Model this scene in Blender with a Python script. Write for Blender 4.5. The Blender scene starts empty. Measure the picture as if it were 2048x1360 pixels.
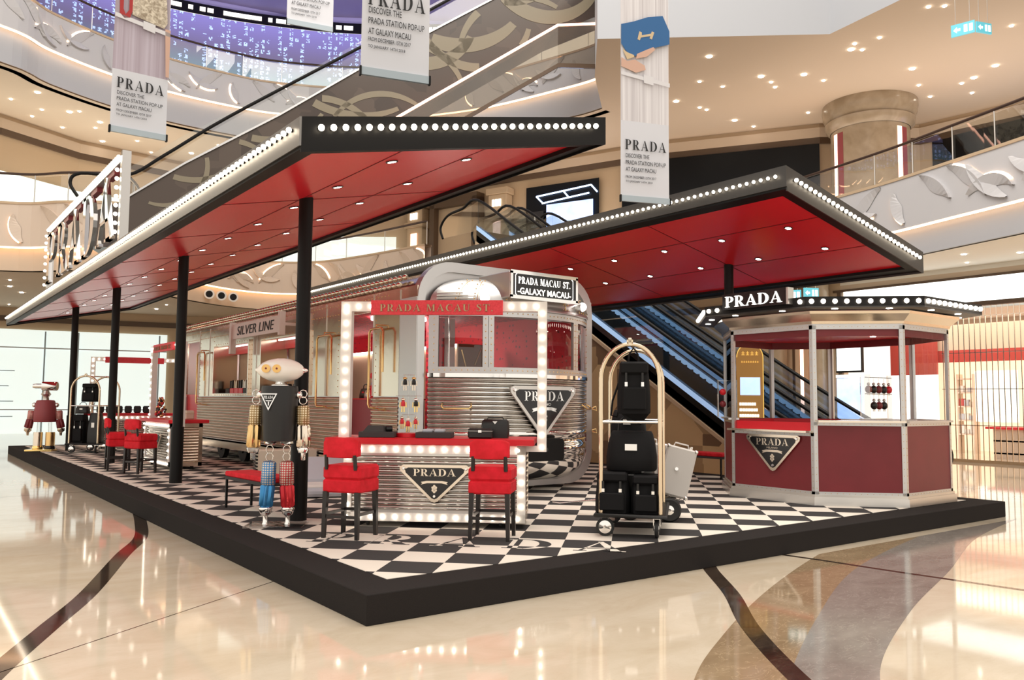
import bpy, math, random
from mathutils import Vector, Matrix
R = math.radians
SC = bpy.context.scene
COL = SC.collection
random.seed(7)

# ---------------------------------------------------------------- camera
cam_d = bpy.data.cameras.new('camera')
cam_d.sensor_fit = 'HORIZONTAL'
cam_d.sensor_width = 36.0
cam_d.lens = 36.0 * 1662.2 / 2048.0
cam_d.clip_end = 400
cam = bpy.data.objects.new('camera', cam_d)
COL.objects.link(cam)
def cam_axes():
    yaw, pitch, roll = -0.14356, 0.07325, 0.00812
    g = lambda a, b, c: Vector(((a + b) / 2 ** .5, (-a + b) / 2 ** .5, c))
    f = Vector((math.sin(yaw) * math.cos(pitch), math.cos(yaw) * math.cos(pitch), math.sin(pitch)))
    r = Vector((math.cos(yaw), -math.sin(yaw), 0)); u = r.cross(f)
    r2 = r * math.cos(roll) + u * math.sin(roll); u2 = -r * math.sin(roll) + u * math.cos(roll)
    return g(*r2), g(*u2), g(*f)
_r, _u, _f = cam_axes()
M = Matrix.Identity(4)
for i in range(3):
    M[i][0], M[i][1], M[i][2] = _r[i], _u[i], -_f[i]
M[0][3], M[1][3], M[2][3] = -3.020, -5.878, 1.495
cam.matrix_world = M
SC.camera = cam

# ---------------------------------------------------------------- world, light, exposure
W = bpy.data.worlds.new('world'); SC.world = W
W.use_nodes = True
bg = W.node_tree.nodes['Background']
bg.inputs[0].default_value = (1.0, 0.925, 0.835, 1)
bg.inputs[1].default_value = 0.95
SC.view_settings.view_transform = 'Standard'
SC.view_settings.look = 'None'
SC.view_settings.gamma = 1.0
SC.view_settings.use_curve_mapping = False
SC.view_settings.exposure = 0.34

def area(name, loc, size, power, col=(1, .9, .78), rot=(0, 0, 0), sizey=None):
    d = bpy.data.lights.new(name, 'AREA'); d.energy = power; d.color = col
    d.shape = 'RECTANGLE'; d.size = size; d.size_y = sizey or size
    o = bpy.data.objects.new(name, d); COL.objects.link(o); o.location = loc; o.rotation_euler = rot
    return o
area('atrium_light', (4, 4, 24), 18, 3600, (1, .93, .84))           # the atrium ceiling's lamps
area('ceiling_fill', (25, 9, 7.3), 7, 620, (1, .86, .72), (R(180), 0, 0), 16)   # upward fill added to brighten the upper ceilings, not fixtures, three in all
area('ceiling_fill', (2, 31.5, 7.3), 16, 420, (1, .90, .76), (R(180), 0, 0), 4)
area('ceiling_fill', (20, 22, 7.3), 5, 220, (1, .88, .74), (R(180), 0, 0), 7)
area('shop_light', (26.5, 3, 4.3), 4, 420, (1, .82, .64), (0, 0, 0), 14)          # inside the peach shop

# ---------------------------------------------------------------- materials
def mat(name, col=(.8, .8, .8), rough=.5, metal=0.0, emit=None, es=1.0, alpha=None, trans=None, bump=None, noise=None, spec=None, coat=None):
    m = bpy.data.materials.new(name); m.use_nodes = True
    nt = m.node_tree; b = nt.nodes['Principled BSDF']
    b.inputs['Base Color'].default_value = (*col, 1)
    b.inputs['Roughness'].default_value = rough
    b.inputs['Metallic'].default_value = metal
    if spec is not None: b.inputs['Specular IOR Level'].default_value = spec
    if coat: b.inputs['Coat Weight'].default_value = coat
    if emit is not None:
        b.inputs['Emission Color'].default_value = (*emit, 1); b.inputs['Emission Strength'].default_value = es
    if trans is not None:
        b.inputs['Transmission Weight'].default_value = trans; b.inputs['IOR'].default_value = 1.45
    if alpha is not None: b.inputs['Alpha'].default_value = alpha
    tc = None
    if bump or noise:
        tc = nt.nodes.new('ShaderNodeTexCoord')
    if bump:
        n = nt.nodes.new('ShaderNodeTexNoise'); n.inputs['Scale'].default_value = bump[0]; n.inputs['Detail'].default_value = 3
        bp = nt.nodes.new('ShaderNodeBump'); bp.inputs['Strength'].default_value = bump[1]; bp.inputs['Distance'].default_value = bump[2] if len(bump) > 2 else .01
        nt.links.new(tc.outputs['Object'], n.inputs['Vector'])
        nt.links.new(n.outputs['Fac'], bp.inputs['Height']); nt.links.new(bp.outputs['Normal'], b.inputs['Normal'])
    if noise:                                                     # (scale, other colour, distortion)
        n = nt.nodes.new('ShaderNodeTexNoise'); n.inputs['Scale'].default_value = noise[0]; n.inputs['Detail'].default_value = 6
        n.inputs['Distortion'].default_value = noise[2] if len(noise) > 2 else 0
        mx = nt.nodes.new('ShaderNodeMix'); mx.data_type = 'RGBA'
        rp = nt.nodes.new('ShaderNodeMapRange'); rp.inputs[1].default_value = .35; rp.inputs[2].default_value = .68
        nt.links.new(tc.outputs['Object'], n.inputs['Vector']); nt.links.new(n.outputs['Fac'], rp.inputs[0])
        nt.links.new(rp.outputs[0], mx.inputs[0])
        mx.inputs[6].default_value = (*col, 1); mx.inputs[7].default_value = (*noise[1], 1)
        nt.links.new(mx.outputs[2], b.inputs['Base Color'])
    return m

def glass_mat(name, tint=(1, 1, 1), clear=.88, rough=.0, ior=1.18):
    """thin sheet glass: mostly see-through with a mirror share that grows at grazing angles"""
    m = bpy.data.materials.new(name); m.use_nodes = True; nt = m.node_tree
    for n in list(nt.nodes):
        if n.type != 'OUTPUT_MATERIAL': nt.nodes.remove(n)
    out = nt.nodes[0]
    t = nt.nodes.new('ShaderNodeBsdfTransparent'); t.inputs[0].default_value = (*tint, 1)
    g = nt.nodes.new('ShaderNodeBsdfGlossy'); g.inputs['Roughness'].default_value = rough
    fr = nt.nodes.new('ShaderNodeFresnel'); fr.inputs[0].default_value = ior
    ma = nt.nodes.new('ShaderNodeMath'); ma.operation = 'ADD'; ma.inputs[1].default_value = 1 - clear - .04; ma.use_clamp = True
    mx = nt.nodes.new('ShaderNodeMixShader')
    nt.links.new(fr.outputs[0], ma.inputs[0]); nt.links.new(ma.outputs[0], mx.inputs[0])
    nt.links.new(t.outputs[0], mx.inputs[1]); nt.links.new(g.outputs[0], mx.inputs[2]); nt.links.new(mx.outputs[0], out.inputs[0])
    return m

def node_mat(name, rough=.5, metal=0):
    m = bpy.data.materials.new(name); m.use_nodes = True
    b = m.node_tree.nodes['Principled BSDF']
    b.inputs['Roughness'].default_value = rough; b.inputs['Metallic'].default_value = metal
    return m, m.node_tree, b

MT = {}
MT['side_metal'] = mat('side_metal', (.24, .23, .22), .4, .7)
MT['disc_int'] = mat('lit_interior_disc', (1, 1, 1), .3, emit=(1, .93, .86), es=11)
MT['board_metal'] = mat('pale_board_metal', (.72, .62, .58), .38, .35)
MT['eye_gold'] = mat('eye_gold', (.72, .44, .16), .06, 1, bump=(30, .6, .01))
MT['bronze'] = mat('aged_bronze', (.42, .30, .17), .35, .9)
MT['ribbed'] = mat('ribbed_steel', (.60, .575, .54), .16, 1)
MT['clear'] = glass_mat('clear_glass', (.98, .98, .98), .95, 0, 1.06)
MT['chrome'] = mat('chrome', (.86, .85, .83), .07, 1)
MT['steel'] = mat('brushed_steel', (.66, .64, .61), .28, 1, bump=(60, .05, .002))
MT['mirror_steel'] = mat('polished_steel', (.70, .61, .50), .15, 1, bump=(1.3, .25, .02))
MT['satin'] = mat('satin_aluminium', (.60, .60, .60), .38, 1)
MT['champagne'] = mat('champagne_metal', (.80, .70, .58), .16, 1)
MT['gold'] = mat('brass', (.80, .55, .25), .22, 1)
MT['gold_bright'] = mat('bright_gold', (.95, .70, .28), .12, 1)
MT['black'] = mat('black_paint', (.006, .0055, .0055), .45, spec=.22)
MT['dark_frame'] = mat('dark_grey_frame', (.040, .037, .034), .42)
MT['black_gloss'] = mat('black_gloss', (.01, .01, .011), .12)
MT['black_wood'] = mat('black_wood', (.016, .012, .011), .3)
MT['black_cloth'] = mat('black_nylon', (.005, .005, .006), .7, spec=.25, bump=(160, .2, .004))
MT['black_leather'] = mat('black_leather', (.007, .0068, .007), .38, bump=(90, .25, .003))
MT['grey_felt'] = mat('charcoal_felt', (.05, .048, .048), .8)
MT['carpet_dark'] = mat('charcoal_carpet', (.019, .0165, .016), .95, spec=.15, bump=(260, .5, .006), noise=(220, (.030, .026, .025)))
MT['red_panel'] = mat('red_soffit_fabric', (.80, .020, .036), .27, spec=.9, bump=(40, .15, .004))
MT['red_seam'] = mat('dark_red_seam', (.16, .003, .006), .6)
MT['red_velvet'] = mat('red_velvet', (.62, .006, .014), .85, bump=(14, .3, .01), noise=(9, (.80, .012, .03)))
MT['red_top'] = mat('red_counter_top', (.68, .010, .022), .35)
MT['red_sign'] = mat('red_sign_board', (.85, .055, .075), .45, noise=(45, (.74, .03, .045)))
MT['maroon'] = mat('maroon_panel', (.20, .015, .022), .42, noise=(3, (.18, .013, .019)))
MT['pale_maroon'] = mat('maroon_leather', (.30, .055, .065), .5)
MT['bulb'] = mat('lit_bulb', (1, 1, 1), .3, emit=(1, .86, .66), es=5.5)
MT['bulb_strong'] = mat('lit_bulb_frame', (1, 1, 1), .3, emit=(1, .88, .72), es=7)
MT['lamp'] = mat('lit_downlight', (1, 1, 1), .3, emit=(1, .92, .78), es=16)
MT['disc'] = mat('lit_disc', (1, 1, 1), .3, emit=(1, .93, .85), es=5)
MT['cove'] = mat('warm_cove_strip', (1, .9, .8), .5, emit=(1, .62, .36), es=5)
MT['cove_pink'] = mat('pink_light_strip', (1, .8, .7), .5, emit=(1, .48, .34), es=3.2)
MT['strip_white'] = mat('white_light_strip', (1, 1, 1), .5, emit=(1, .92, .85), es=2)
MT['ribbed_side'] = mat('ribbed_side_metal', (.66, .58, .49), .27, 1)
MT['brass_tube'] = mat('brass_tube', (.74, .61, .44), .12, 1)
MT['strip_blue'] = mat('cold_light_strip', (1, 1, 1), .5, emit=(.42, .62, 1), es=3)
MT['white_sign'] = mat('lit_sign_letter', (1, 1, 1), .4, emit=(1, .93, .82), es=1.6)
MT['white_paint'] = mat('white_paint', (.80, .78, .74), .4)
MT['white_gloss'] = mat('cream_gloss', (.95, .92, .85), .15, coat=.4)
MT['cream_hide'] = mat('pale_grey_leather', (.62, .59, .56), .45, bump=(50, .15, .003))
MT['screen_brown'] = mat('brown_screen', (.26, .17, .10), .45)
MT['cream_case'] = mat('cream_canvas', (.74, .66, .53), .6)
MT['acrylic'] = glass_mat('acrylic', (.97, .97, .97), .80)
MT['glass'] = glass_mat('glass', (.97, .98, .97), .90)
MT['dark_glass'] = glass_mat('tinted_glass', (.72, .66, .58), .84)
MT['blue_foil'] = mat('blue_glitter', (.05, .26, .55), .25, .6)
MT['red_foil'] = mat('red_glitter', (.55, .02, .03), .25, .5)
MT['rubber'] = mat('black_rubber', (.015, .015, .015), .6)
MT['letter_black'] = mat('black_print', (.012, .012, .014), .6)
MT['banner_grey'] = mat('banner_grey', (.52, .54, .60), .8, bump=(2, .1, .02))
MT['banner_hem'] = mat('banner_hem', (.42, .50, .56), .8)
MT['wall_tan'] = mat('tan_wall', (.56, .42, .28), .55)
MT['ceil_tan'] = mat('tan_ceiling', (.62, .50, .385), .8)
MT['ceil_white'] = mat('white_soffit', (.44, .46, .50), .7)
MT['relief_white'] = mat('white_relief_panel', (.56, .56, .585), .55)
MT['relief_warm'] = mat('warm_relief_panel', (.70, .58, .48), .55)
MT['stone_brown'] = mat('brown_stone', (.08, .054, .038), .22, noise=(2.2, (.16, .11, .075)))
MT['stone_beige'] = mat('beige_stone_inlay', (.21, .18, .125), .35)
MT['marble_tan'] = mat('tan_marble_column', (.42, .33, .235), .25, noise=(1.6, (.31, .235, .155), .8))
MT['trim_dark'] = mat('dark_brown_trim', (.10, .06, .035), .4)
MT['handrail'] = mat('dark_handrail', (.05, .025, .018), .35)
MT['dark_room'] = mat('dark_shop_interior', (.004, .005, .007), .3, spec=.2)
MT['shop_white'] = mat('lit_shop_wall', (.9, .95, .93), .5, emit=(.86, 1, .97), es=.55)
MT['lightbox'] = mat('white_lightbox', (.95, .97, .95), .5, emit=(.95, 1, .98), es=1.3)
MT['shop_peach'] = mat('glowing_peach_wall', (.85, .66, .50), .5, emit=(1, .74, .52), es=.6)  # wall given its own glow, standing in for the shop's lighting
MT['shop_red'] = mat('red_shop_fascia', (.50, .07, .06), .5)
MT['teal_sign'] = mat('teal_exit_sign', (.10, .42, .50), .4, emit=(.12, .5, .62), es=.5)
# ---------------------------------------------------------------- mesh helpers
class MB:
    def __init__(s): s.v = []; s.f = []; s.mi = []; s.sm = []; s.cur = 0; s.M = None; s.s = False
    def add(s, vs, fs, smooth=None):
        k = len(s.v)
        if s.M is not None: vs = [s.M @ Vector(v) for v in vs]
        s.v += [tuple(v) for v in vs]
        for f in fs:
            s.f.append(tuple(k + i for i in f)); s.mi.append(s.cur); s.sm.append(s.s if smooth is None else smooth)
        return s
    def box(s, x0, x1, y0, y1, z0, z1, b=0):
        if b:
            xa, xb = x0 + b, x1 - b; ya, yb = y0 + b, y1 - b; za, zb = z0 + b, z1 - b
            pts = []
            for (x, y, z) in ((xa, ya, z0), (xb, ya, z0), (xb, yb, z0), (xa, yb, z0), (xa, ya, z1), (xb, ya, z1), (xb, yb, z1), (xa, yb, z1),
                              (x0, ya, za), (x0, yb, za), (x0, yb, zb), (x0, ya, zb), (x1, ya, za), (x1, yb, za), (x1, yb, zb), (x1, ya, zb),
                              (xa, y0, za), (xb, y0, za), (xb, y0, zb), (xa, y0, zb), (xa, y1, za), (xb, y1, za), (xb, y1, zb), (xa, y1, zb)):
                pts.append((x, y, z))
            F = [(3, 2, 1, 0), (4, 5, 6, 7), (8, 11, 10, 9), (12, 13, 14, 15), (16, 17, 18, 19), (23, 22, 21, 20),
                 (0, 1, 17, 16), (2, 3, 20, 21), (3, 0, 8, 9), (1, 2, 13, 12), (5, 4, 19, 18), (7, 6, 22, 23), (4, 7, 10, 11), (6, 5, 15, 14),
                 (16, 19, 11, 8), (18, 17, 12, 15), (21, 22, 14, 13), (23, 20, 9, 10),
                 (0, 16, 8), (1, 12, 17), (2, 21, 13), (3, 9, 20), (4, 11, 19), (5, 18, 15), (6, 14, 22), (7, 23, 10)]
            return s.add(pts, F)
        return s.add([(x0, y0, z0), (x1, y0, z0), (x1, y1, z0), (x0, y1, z0), (x0, y0, z1), (x1, y0, z1), (x1, y1, z1), (x0, y1, z1)],
                     [(3, 2, 1, 0), (4, 5, 6, 7), (0, 1, 5, 4), (1, 2, 6, 5), (2, 3, 7, 6), (3, 0, 4, 7)])
    def cyl(s, p, q, r, r2=None, n=16, caps=True, smooth=True):
        p = Vector(p); q = Vector(q); r2 = r if r2 is None else r2
        d = (q - p).normalized(); a = d.orthogonal().normalized(); b = d.cross(a)
        vs = []
        for (c, rr) in ((p, r), (q, r2)):
            for i in range(n):
                t = 2 * math.pi * i / n; vs.append(c + (a * math.cos(t) + b * math.sin(t)) * rr)
        s.add(vs, [(i, (i + 1) % n, n + (i + 1) % n, n + i) for i in range(n)], smooth)
        if caps: s.add(vs, [tuple(range(n - 1, -1, -1)), tuple(range(n, 2 * n))], False)
        return s
    def sphere(s, c, r, n=12, m=8, sc=(1, 1, 1)):
        vs = [(c[0], c[1], c[2] + r * sc[2])]
        for j in range(1, m):
            t = math.pi * j / m
            for i in range(n):
                p = 2 * math.pi * i / n
                vs.append((c[0] + r * sc[0] * math.sin(t) * math.cos(p), c[1] + r * sc[1] * math.sin(t) * math.sin(p), c[2] + r * sc[2] * math.cos(t)))
        vs.append((c[0], c[1], c[2] - r * sc[2]))
        F = [(0, 1 + i, 1 + (i + 1) % n) for i in range(n)]
        for j in range(m - 2):
            for i in range(n): F.append((1 + j * n + i, 1 + (j + 1) * n + i, 1 + (j + 1) * n + (i + 1) % n, 1 + j * n + (i + 1) % n))
        L = len(vs) - 1; F += [(L, 1 + (m - 2) * n + (i + 1) % n, 1 + (m - 2) * n + i) for i in range(n)]
        return s.add(vs, F, True)
    def tube(s, pts, r, n=10, closed=False, sx=1.0):
        pts = [Vector(p) for p in pts]; N = len(pts); rings = []; up = None
        for i, p in enumerate(pts):
            if closed: d = (pts[(i + 1) % N] - pts[i - 1]).normalized()
            else: d = (pts[min(i + 1, N - 1)] - pts[max(i - 1, 0)]).normalized()
            if up is None: up = d.orthogonal().normalized()
            up = (up - d * up.dot(d)); up = up.normalized() if up.length > 1e-6 else d.orthogonal().normalized()
            b = d.cross(up); rr = r[i] if isinstance(r, (list, tuple)) else r
            rings.append([p + (up * math.cos(2 * math.pi * k / n) + b * math.sin(2 * math.pi * k / n)) * rr for k in range(n)])
        vs = [v for rg in rings for v in rg]; F = []
        for i in range(N if closed else N - 1):
            for k in range(n):
                j = (i + 1) % N
                F.append((i * n + k, i * n + (k + 1) % n, j * n + (k + 1) % n, j * n + k))
        s.add(vs, F, True)
        if not closed: s.add(vs, [tuple(range(n - 1, -1, -1)), tuple(range((N - 1) * n, N * n))], False)
        return s
    def lathe(s, prof, c=(0, 0, 0), n=24, axis='z', smooth=True, caps=True):
        vs = []
        for (r, h) in prof:
            for i in range(n):
                t = 2 * math.pi * i / n; a, b = r * math.cos(t), r * math.sin(t)
                p = (a, b, h) if axis == 'z' else ((h, a, b) if axis == 'x' else (a, h, b))
                vs.append((c[0] + p[0], c[1] + p[1], c[2] + p[2]))
        F = []
        for j in range(len(prof) - 1):
            for i in range(n): F.append((j * n + i, j * n + (i + 1) % n, (j + 1) * n + (i + 1) % n, (j + 1) * n + i))
        s.add(vs, F, smooth)
        if caps: s.add(vs, [tuple(range(n - 1, -1, -1)), tuple(range((len(prof) - 1) * n, len(prof) * n))], False)
        return s
    def prism(s, poly, o, ex, ey, en, d0, d1):
        """polygon (2D) in the plane (o, ex, ey), extruded along en from d0 to d1"""
        o, ex, ey, en = Vector(o), Vector(ex), Vector(ey), Vector(en); n = len(poly)
        vs = [o + ex * a + ey * b + en * d for d in (d0, d1) for a, b in poly]
        return s.add(vs, [tuple(range(n - 1, -1, -1)), tuple(range(n, 2 * n))] + [(i, (i + 1) % n, n + (i + 1) % n, n + i) for i in range(n)], False)
    def strip2(s, A, B, o, ex, ey, en, d0, d1):
        """band between two 2D polylines, extruded"""
        for i in range(len(A) - 1):
            s.prism([A[i], A[i + 1], B[i + 1], B[i]], o, ex, ey, en, d0, d1)
        return s
    def grid(s, rows, smooth=True, closed=False):
        n = len(rows[0]); vs = [p for r in rows for p in r]; F = []
        for j in range(len(rows) - 1):
            for i in range(n if closed else n - 1):
                k = (i + 1) % n
                F.append((j * n + i, j * n + k, (j + 1) * n + k, (j + 1) * n + i))
        return s.add(vs, F, smooth)
    def build(s, name, mats, parent=None, label=None, fix=True):
        me = bpy.data.meshes.new(name); me.from_pydata(s.v, [], s.f)
        if not isinstance(mats, (list, tuple)): mats = [mats]
        for m in mats: me.materials.append(MT[m] if isinstance(m, str) else m)
        for p, i, sm in zip(me.polygons, s.mi, s.sm): p.material_index = min(i, len(mats) - 1); p.use_smooth = sm
        me.update()
        o = bpy.data.objects.new(name, me); COL.objects.link(o)
        if parent is not None: o.parent = parent
        if label: o['label'] = label
        if fix and any(s.sm): me.set_sharp_from_angle(angle=R(50))
        return o

def props(o, label=None, cat=None, group=None, kind=None):
    if label: o['label'] = label
    if cat: o['category'] = cat
    if group: o['group'] = group
    if kind: o['kind'] = kind
    return o
def thing(name, label, cat, loc=(0, 0, 0), rz=0, group=None):
    o = bpy.data.objects.new(name, None); COL.objects.link(o)
    o.location = loc; o.rotation_euler = (0, 0, rz); o.empty_display_size = .1
    return props(o, label, cat, group)
def WM(root):
    """matrix that brings world coordinates into a thing's own space"""
    return (Matrix.Translation(root.location) @ root.rotation_euler.to_matrix().to_4x4()).inverted()
def wmb(root):
    m = MB(); m.M = WM(root); return m
def dup(o, loc=None, rz=None, label=None, parent=None):
    c = o.copy(); COL.objects.link(c)
    if parent is not None: c.parent = parent
    if loc is not None: c.location = loc
    if rz is not None: c.rotation_euler = (0, 0, rz)
    if label: c['label'] = label
    for ch in list(o.children): dup(ch, parent=c)
    return c
def struct(name, m, mats): return props(m.build(name, mats), kind='structure')
def place(o, loc, rot=None):
    o.location = loc
    if rot: o.rotation_euler = rot
    return o

def arc(cx, cy, rx, ry, a0, a1, n=14):
    return [(cx + rx * math.cos(R(a0 + (a1 - a0) * i / n)), cy + ry * math.sin(R(a0 + (a1 - a0) * i / n))) for i in range(n + 1)]
def smooth_pts(P, n=8):
    out = []; P = [Vector(p) for p in P]
    for i in range(len(P) - 1):
        p0 = P[max(i - 1, 0)]; p1 = P[i]; p2 = P[i + 1]; p3 = P[min(i + 2, len(P) - 1)]
        for k in range(n):
            t = k / n
            out.append(.5 * ((2 * p1) + (p2 - p0) * t + (2 * p0 - 5 * p1 + 4 * p2 - p3) * t * t + (3 * p1 - p0 - 3 * p2 + p3) * t ** 3))
    out.append(P[-1]); return out

# ---- high-contrast serif capitals; glyph = (advance, [polygons], [(outer, inner) bands])
def _ser(x0, x1, y): return [(x0, y), (x1, y), (x1, y + .045), (x0, y + .045)]
GL = {}
GL['P'] = (.78, [[(.10, 0), (.30, 0), (.30, 1), (.10, 1)], _ser(.0, .40, 0), _ser(.0, .38, .955), [(.28, .955), (.42, .955), (.42, 1), (.28, 1)], [(.28, .44), (.42, .44), (.42, .49), (.28, .49)]],
           [(arc(.40, .72, .34, .28, -90, 90), arc(.40, .72, .14, .235, -90, 90))])
GL['R'] = (.92, GL['P'][1] + [[(.34, .47), (.50, .49), (.84, .045), (.60, .045)], _ser(.56, .92, 0)], GL['P'][2])
GL['A'] = (.98, [[(.06, .0), (.13, .0), (.50, 1), (.43, .9)], [(.42, 1), (.52, 1), (.90, 0), (.66, 0)], [(.20, .30), (.74, .30), (.72, .35), (.22, .35)], _ser(-.02, .24, 0), _ser(.56, .98, 0)], [])
GL['D'] = (.98, [[(.10, 0), (.30, 0), (.30, 1), (.10, 1)], _ser(0, .42, 0), _ser(0, .42, .955)], [(arc(.40, .5, .52, .5, -90, 90), arc(.40, .5, .28, .455, -90, 90))])
GL['M'] = (1.16, [[(.10, 0), (.16, 0), (.16, 1), (.10, 1)], [(.10, 1), (.32, 1), (.62, .12), (.52, 0)], [(.52, 0), (.58, .1), (.88, 1), (.82, .92)], [(.82, 0), (1.02, 0), (1.02, 1), (.82, 1)], _ser(0, .26, 0), _ser(.72, 1.12, 0), _ser(0, .30, .955), _ser(.84, 1.12, .955)], [])
GL['C'] = (.92, [[(.80, .62), (.84, .62), (.84, 1), (.80, .95)]], [(arc(.50, .5, .46, .5, 50, 310, 22), arc(.56, .5, .30, .45, 62, 298, 22))])
GL['U'] = (.96, [[(.10, .3), (.30, .3), (.30, 1), (.10, 1)], [(.74, .3), (.80, .3), (.80, 1), (.74, 1)], _ser(0, .40, .955), _ser(.64, .92, .955)], [(arc(.45, .32, .35, .32, 180, 360), arc(.52, .32, .22, .25, 180, 360))])
GL['S'] = (.72, [[(.58, .70), (.62, .70), (.62, .98), (.58, .92)], [(.06, .05), (.10, .1), (.10, .32), (.06, .32)]],
           [([(.58, .88), (.45, 1), (.28, 1), (.10, .90), (.07, .72), (.16, .58), (.40, .44), (.47, .30), (.44, .12), (.30, .05), (.10, .12)],
             [(.55, .80), (.44, .94), (.32, .95), (.24, .88), (.24, .78), (.34, .66), (.58, .52), (.67, .32), (.60, .08), (.34, 0), (.08, .04)])])
GL['T'] = (.86, [[(.32, 0), (.52, 0), (.52, 1), (.32, 1)], [(.02, .955), (.82, .955), (.82, 1), (.02, 1)], _ser(.2, .64, 0), [(.02, .74), (.05, .74), (.12, .96), (.02, .96)], [(.79, .74), (.82, .74), (.82, .96), (.72, .96)]], [])
GL['.'] = (.32, [[(.06, 0), (.22, 0), (.22, .14), (.06, .14)]], [])
GL[' '] = (.45, [], [])
def serif_w(t, sp=.08): return sum(GL[c][0] + sp for c in t) - sp
def serif(mb, t, o, ex, ey, en, width, height, depth, sp=.08, d0=0):
    """lettering centred on o (o = middle of the baseline)"""
    ex, ey, en, o = Vector(ex).normalized(), Vector(ey).normalized(), Vector(en).normalized(), Vector(o)
    k = width / serif_w(t, sp); x = -width / 2
    for c in t:
        adv, polys, bands = GL[c]
        oo = o + ex * x
        for p in polys: mb.prism(p, oo, ex * k, ey * height, en, d0, d0 + depth)
        for A, B in bands: mb.strip2(A, B, oo, ex * k, ey * height, en, d0, d0 + depth)
        x += (adv + sp) * k
    return mb
def sans(name, t, width, height, origin, ex, en, m, parent=None, depth=.004, shear=0, bold=.0, lines=None):
    """plain capitals made from the built-in typeface, fitted to width x height, centred on origin"""
    cu = bpy.data.curves.new(name, 'FONT'); cu.body = t; cu.extrude = .02; cu.shear = shear; cu.offset = bold; cu.resolution_u = 3
    cu.space_line = .95
    tmp = bpy.data.objects.new(name, cu); COL.objects.link(tmp)
    dg = bpy.context.evaluated_depsgraph_get(); dg.update()
    me = bpy.data.meshes.new_from_object(tmp.evaluated_get(dg))
    bpy.data.objects.remove(tmp)
    xs = [v.co.x for v in me.vertices]; ys = [v.co.y for v in me.vertices]
    w = max(xs) - min(xs); h = max(ys) - min(ys); cx = (max(xs) + min(xs)) / 2; cy = (max(ys) + min(ys)) / 2
    ex = Vector(ex).normalized(); en = Vector(en).normalized(); ey = en.cross(ex); o = Vector(origin)
    iv = WM(parent) if parent is not None and parent.parent is None else Matrix.Identity(4)
    for v in me.vertices:
        a = (v.co.x - cx) / w * width; b = (v.co.y - cy) / h * height; c = (v.co.z + .02) / .04 * depth
        v.co = iv @ (o + ex * a + ey * b + en * c)
    me.materials.clear(); me.materials.append(MT[m])
    ob = bpy.data.objects.new(name, me); COL.objects.link(ob)
    if parent is not None: ob.parent = parent
    return ob

def emblem(parent, c, ex, en, w, h, frame='steel', face='black_gloss', ink='chrome', sub='MILANO', world=True, rivets=True):
    """the inverted triangle plate: frame, black face, lettering, ribbon, crest and corner studs; c = middle of its top edge"""
    ex = Vector(ex).normalized(); en = Vector(en).normalized(); ey = en.cross(ex); c = Vector(c)
    mk = (lambda: wmb(parent)) if world else (lambda: MB())
    def tri(s, dz=0):
        r = .055 * w * s; a = w / 2 * s; top = -h * (1 - s) * .42; bot = -h + h * (1 - s) * .60
        return [(-a + r, top), (a - r, top), (a, top - r * .5), (a - r * .2, top - r * 1.5), (r * .8, bot + r * .3), (0, bot), (-r * .8, bot + r * .3), (-a + r * .2, top - r * 1.5), (-a, top - r * .5)]
    m = mk(); m.prism(tri(1), c, ex, ey, en, 0, .022 * w); p = m.build('emblem_plate', frame, parent)
    m = mk(); m.prism(tri(.84), c + ey * (-.005 * h), ex, ey, en, .022 * w, .028 * w); m.build('emblem_face', face, parent)
    m = mk(); serif(m, 'PRADA', c + ey * (-h * .295), ex, ey, en, w * .60, h * .19, .006 * w, d0=.028 * w)
    rb = [(-.19, -.45), (-.11, -.42), (.11, -.42), (.19, -.45), (.17, -.485), (.19, -.52), (.10, -.48), (-.10, -.48), (-.19, -.52), (-.17, -.485)]
    m.prism([(a * w, b * h) for a, b in rb], c, ex, ey, en, .028 * w, .033 * w)
    for (a, b) in ((-.022, -.60), (.022, -.60), (0, -.56), (0, -.64), (-.02, -.67), (.02, -.67), (0, -.71)):
        m.prism([((a + .02 * math.cos(t)) * w, b * h + .02 * w * math.sin(t)) for t in (0, 1.05, 2.1, 3.14, 4.19, 5.24)], c, ex, ey, en, .028 * w, .034 * w)
    m.build('emblem_lettering', ink, parent)
    if world: sans('emblem_lettering', sub, w * .20, h * .05, c + ey * (-h * .36) + en * (.029 * w), ex, en, 'chrome' if ink == 'chrome' else ink, parent, .003)
    m = mk()
    for a, b in ((-w / 2 * .88, -.05 * w), (w / 2 * .88, -.05 * w), (0, -h + .09 * w)):
        q = c + ex * a + ey * b + en * (.022 * w)
        m.cyl(q, q + en * (.018 * w), .026 * w, .018 * w, n=12)
    m.build('stud', 'chrome', parent)

def bulbs(parent, pts, r, m='bulb', n=8, socket=None, name='bulb', limit=100):
    def one(mb, p, n, k):
        mb.cur = 0; mb.sphere(p, r, n, k)
        if socket: mb.cur = 1; q = Vector(p); d = Vector(socket); mb.cyl(q + d * (r * .75), q + d * (r + .03), r * .62, n=6)
    ms = [m, 'black'] if socket else m
    """light bulbs (local positions), each one a part up to the limit, nearest first; the rest as one part"""
    mb = MB(); one(mb, (0, 0, 0), n, 6)
    if not pts: return
    first = mb.build(name, ms, parent); first.location = pts[0]
    for p in pts[1:limit]:
        c = first.copy(); COL.objects.link(c); c.location = p
    if len(pts) > limit:
        mb = MB()
        for p in pts[limit:]: one(mb, p, 6, 4)
        props(mb.build(name, ms, parent), kind='stuff')
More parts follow.
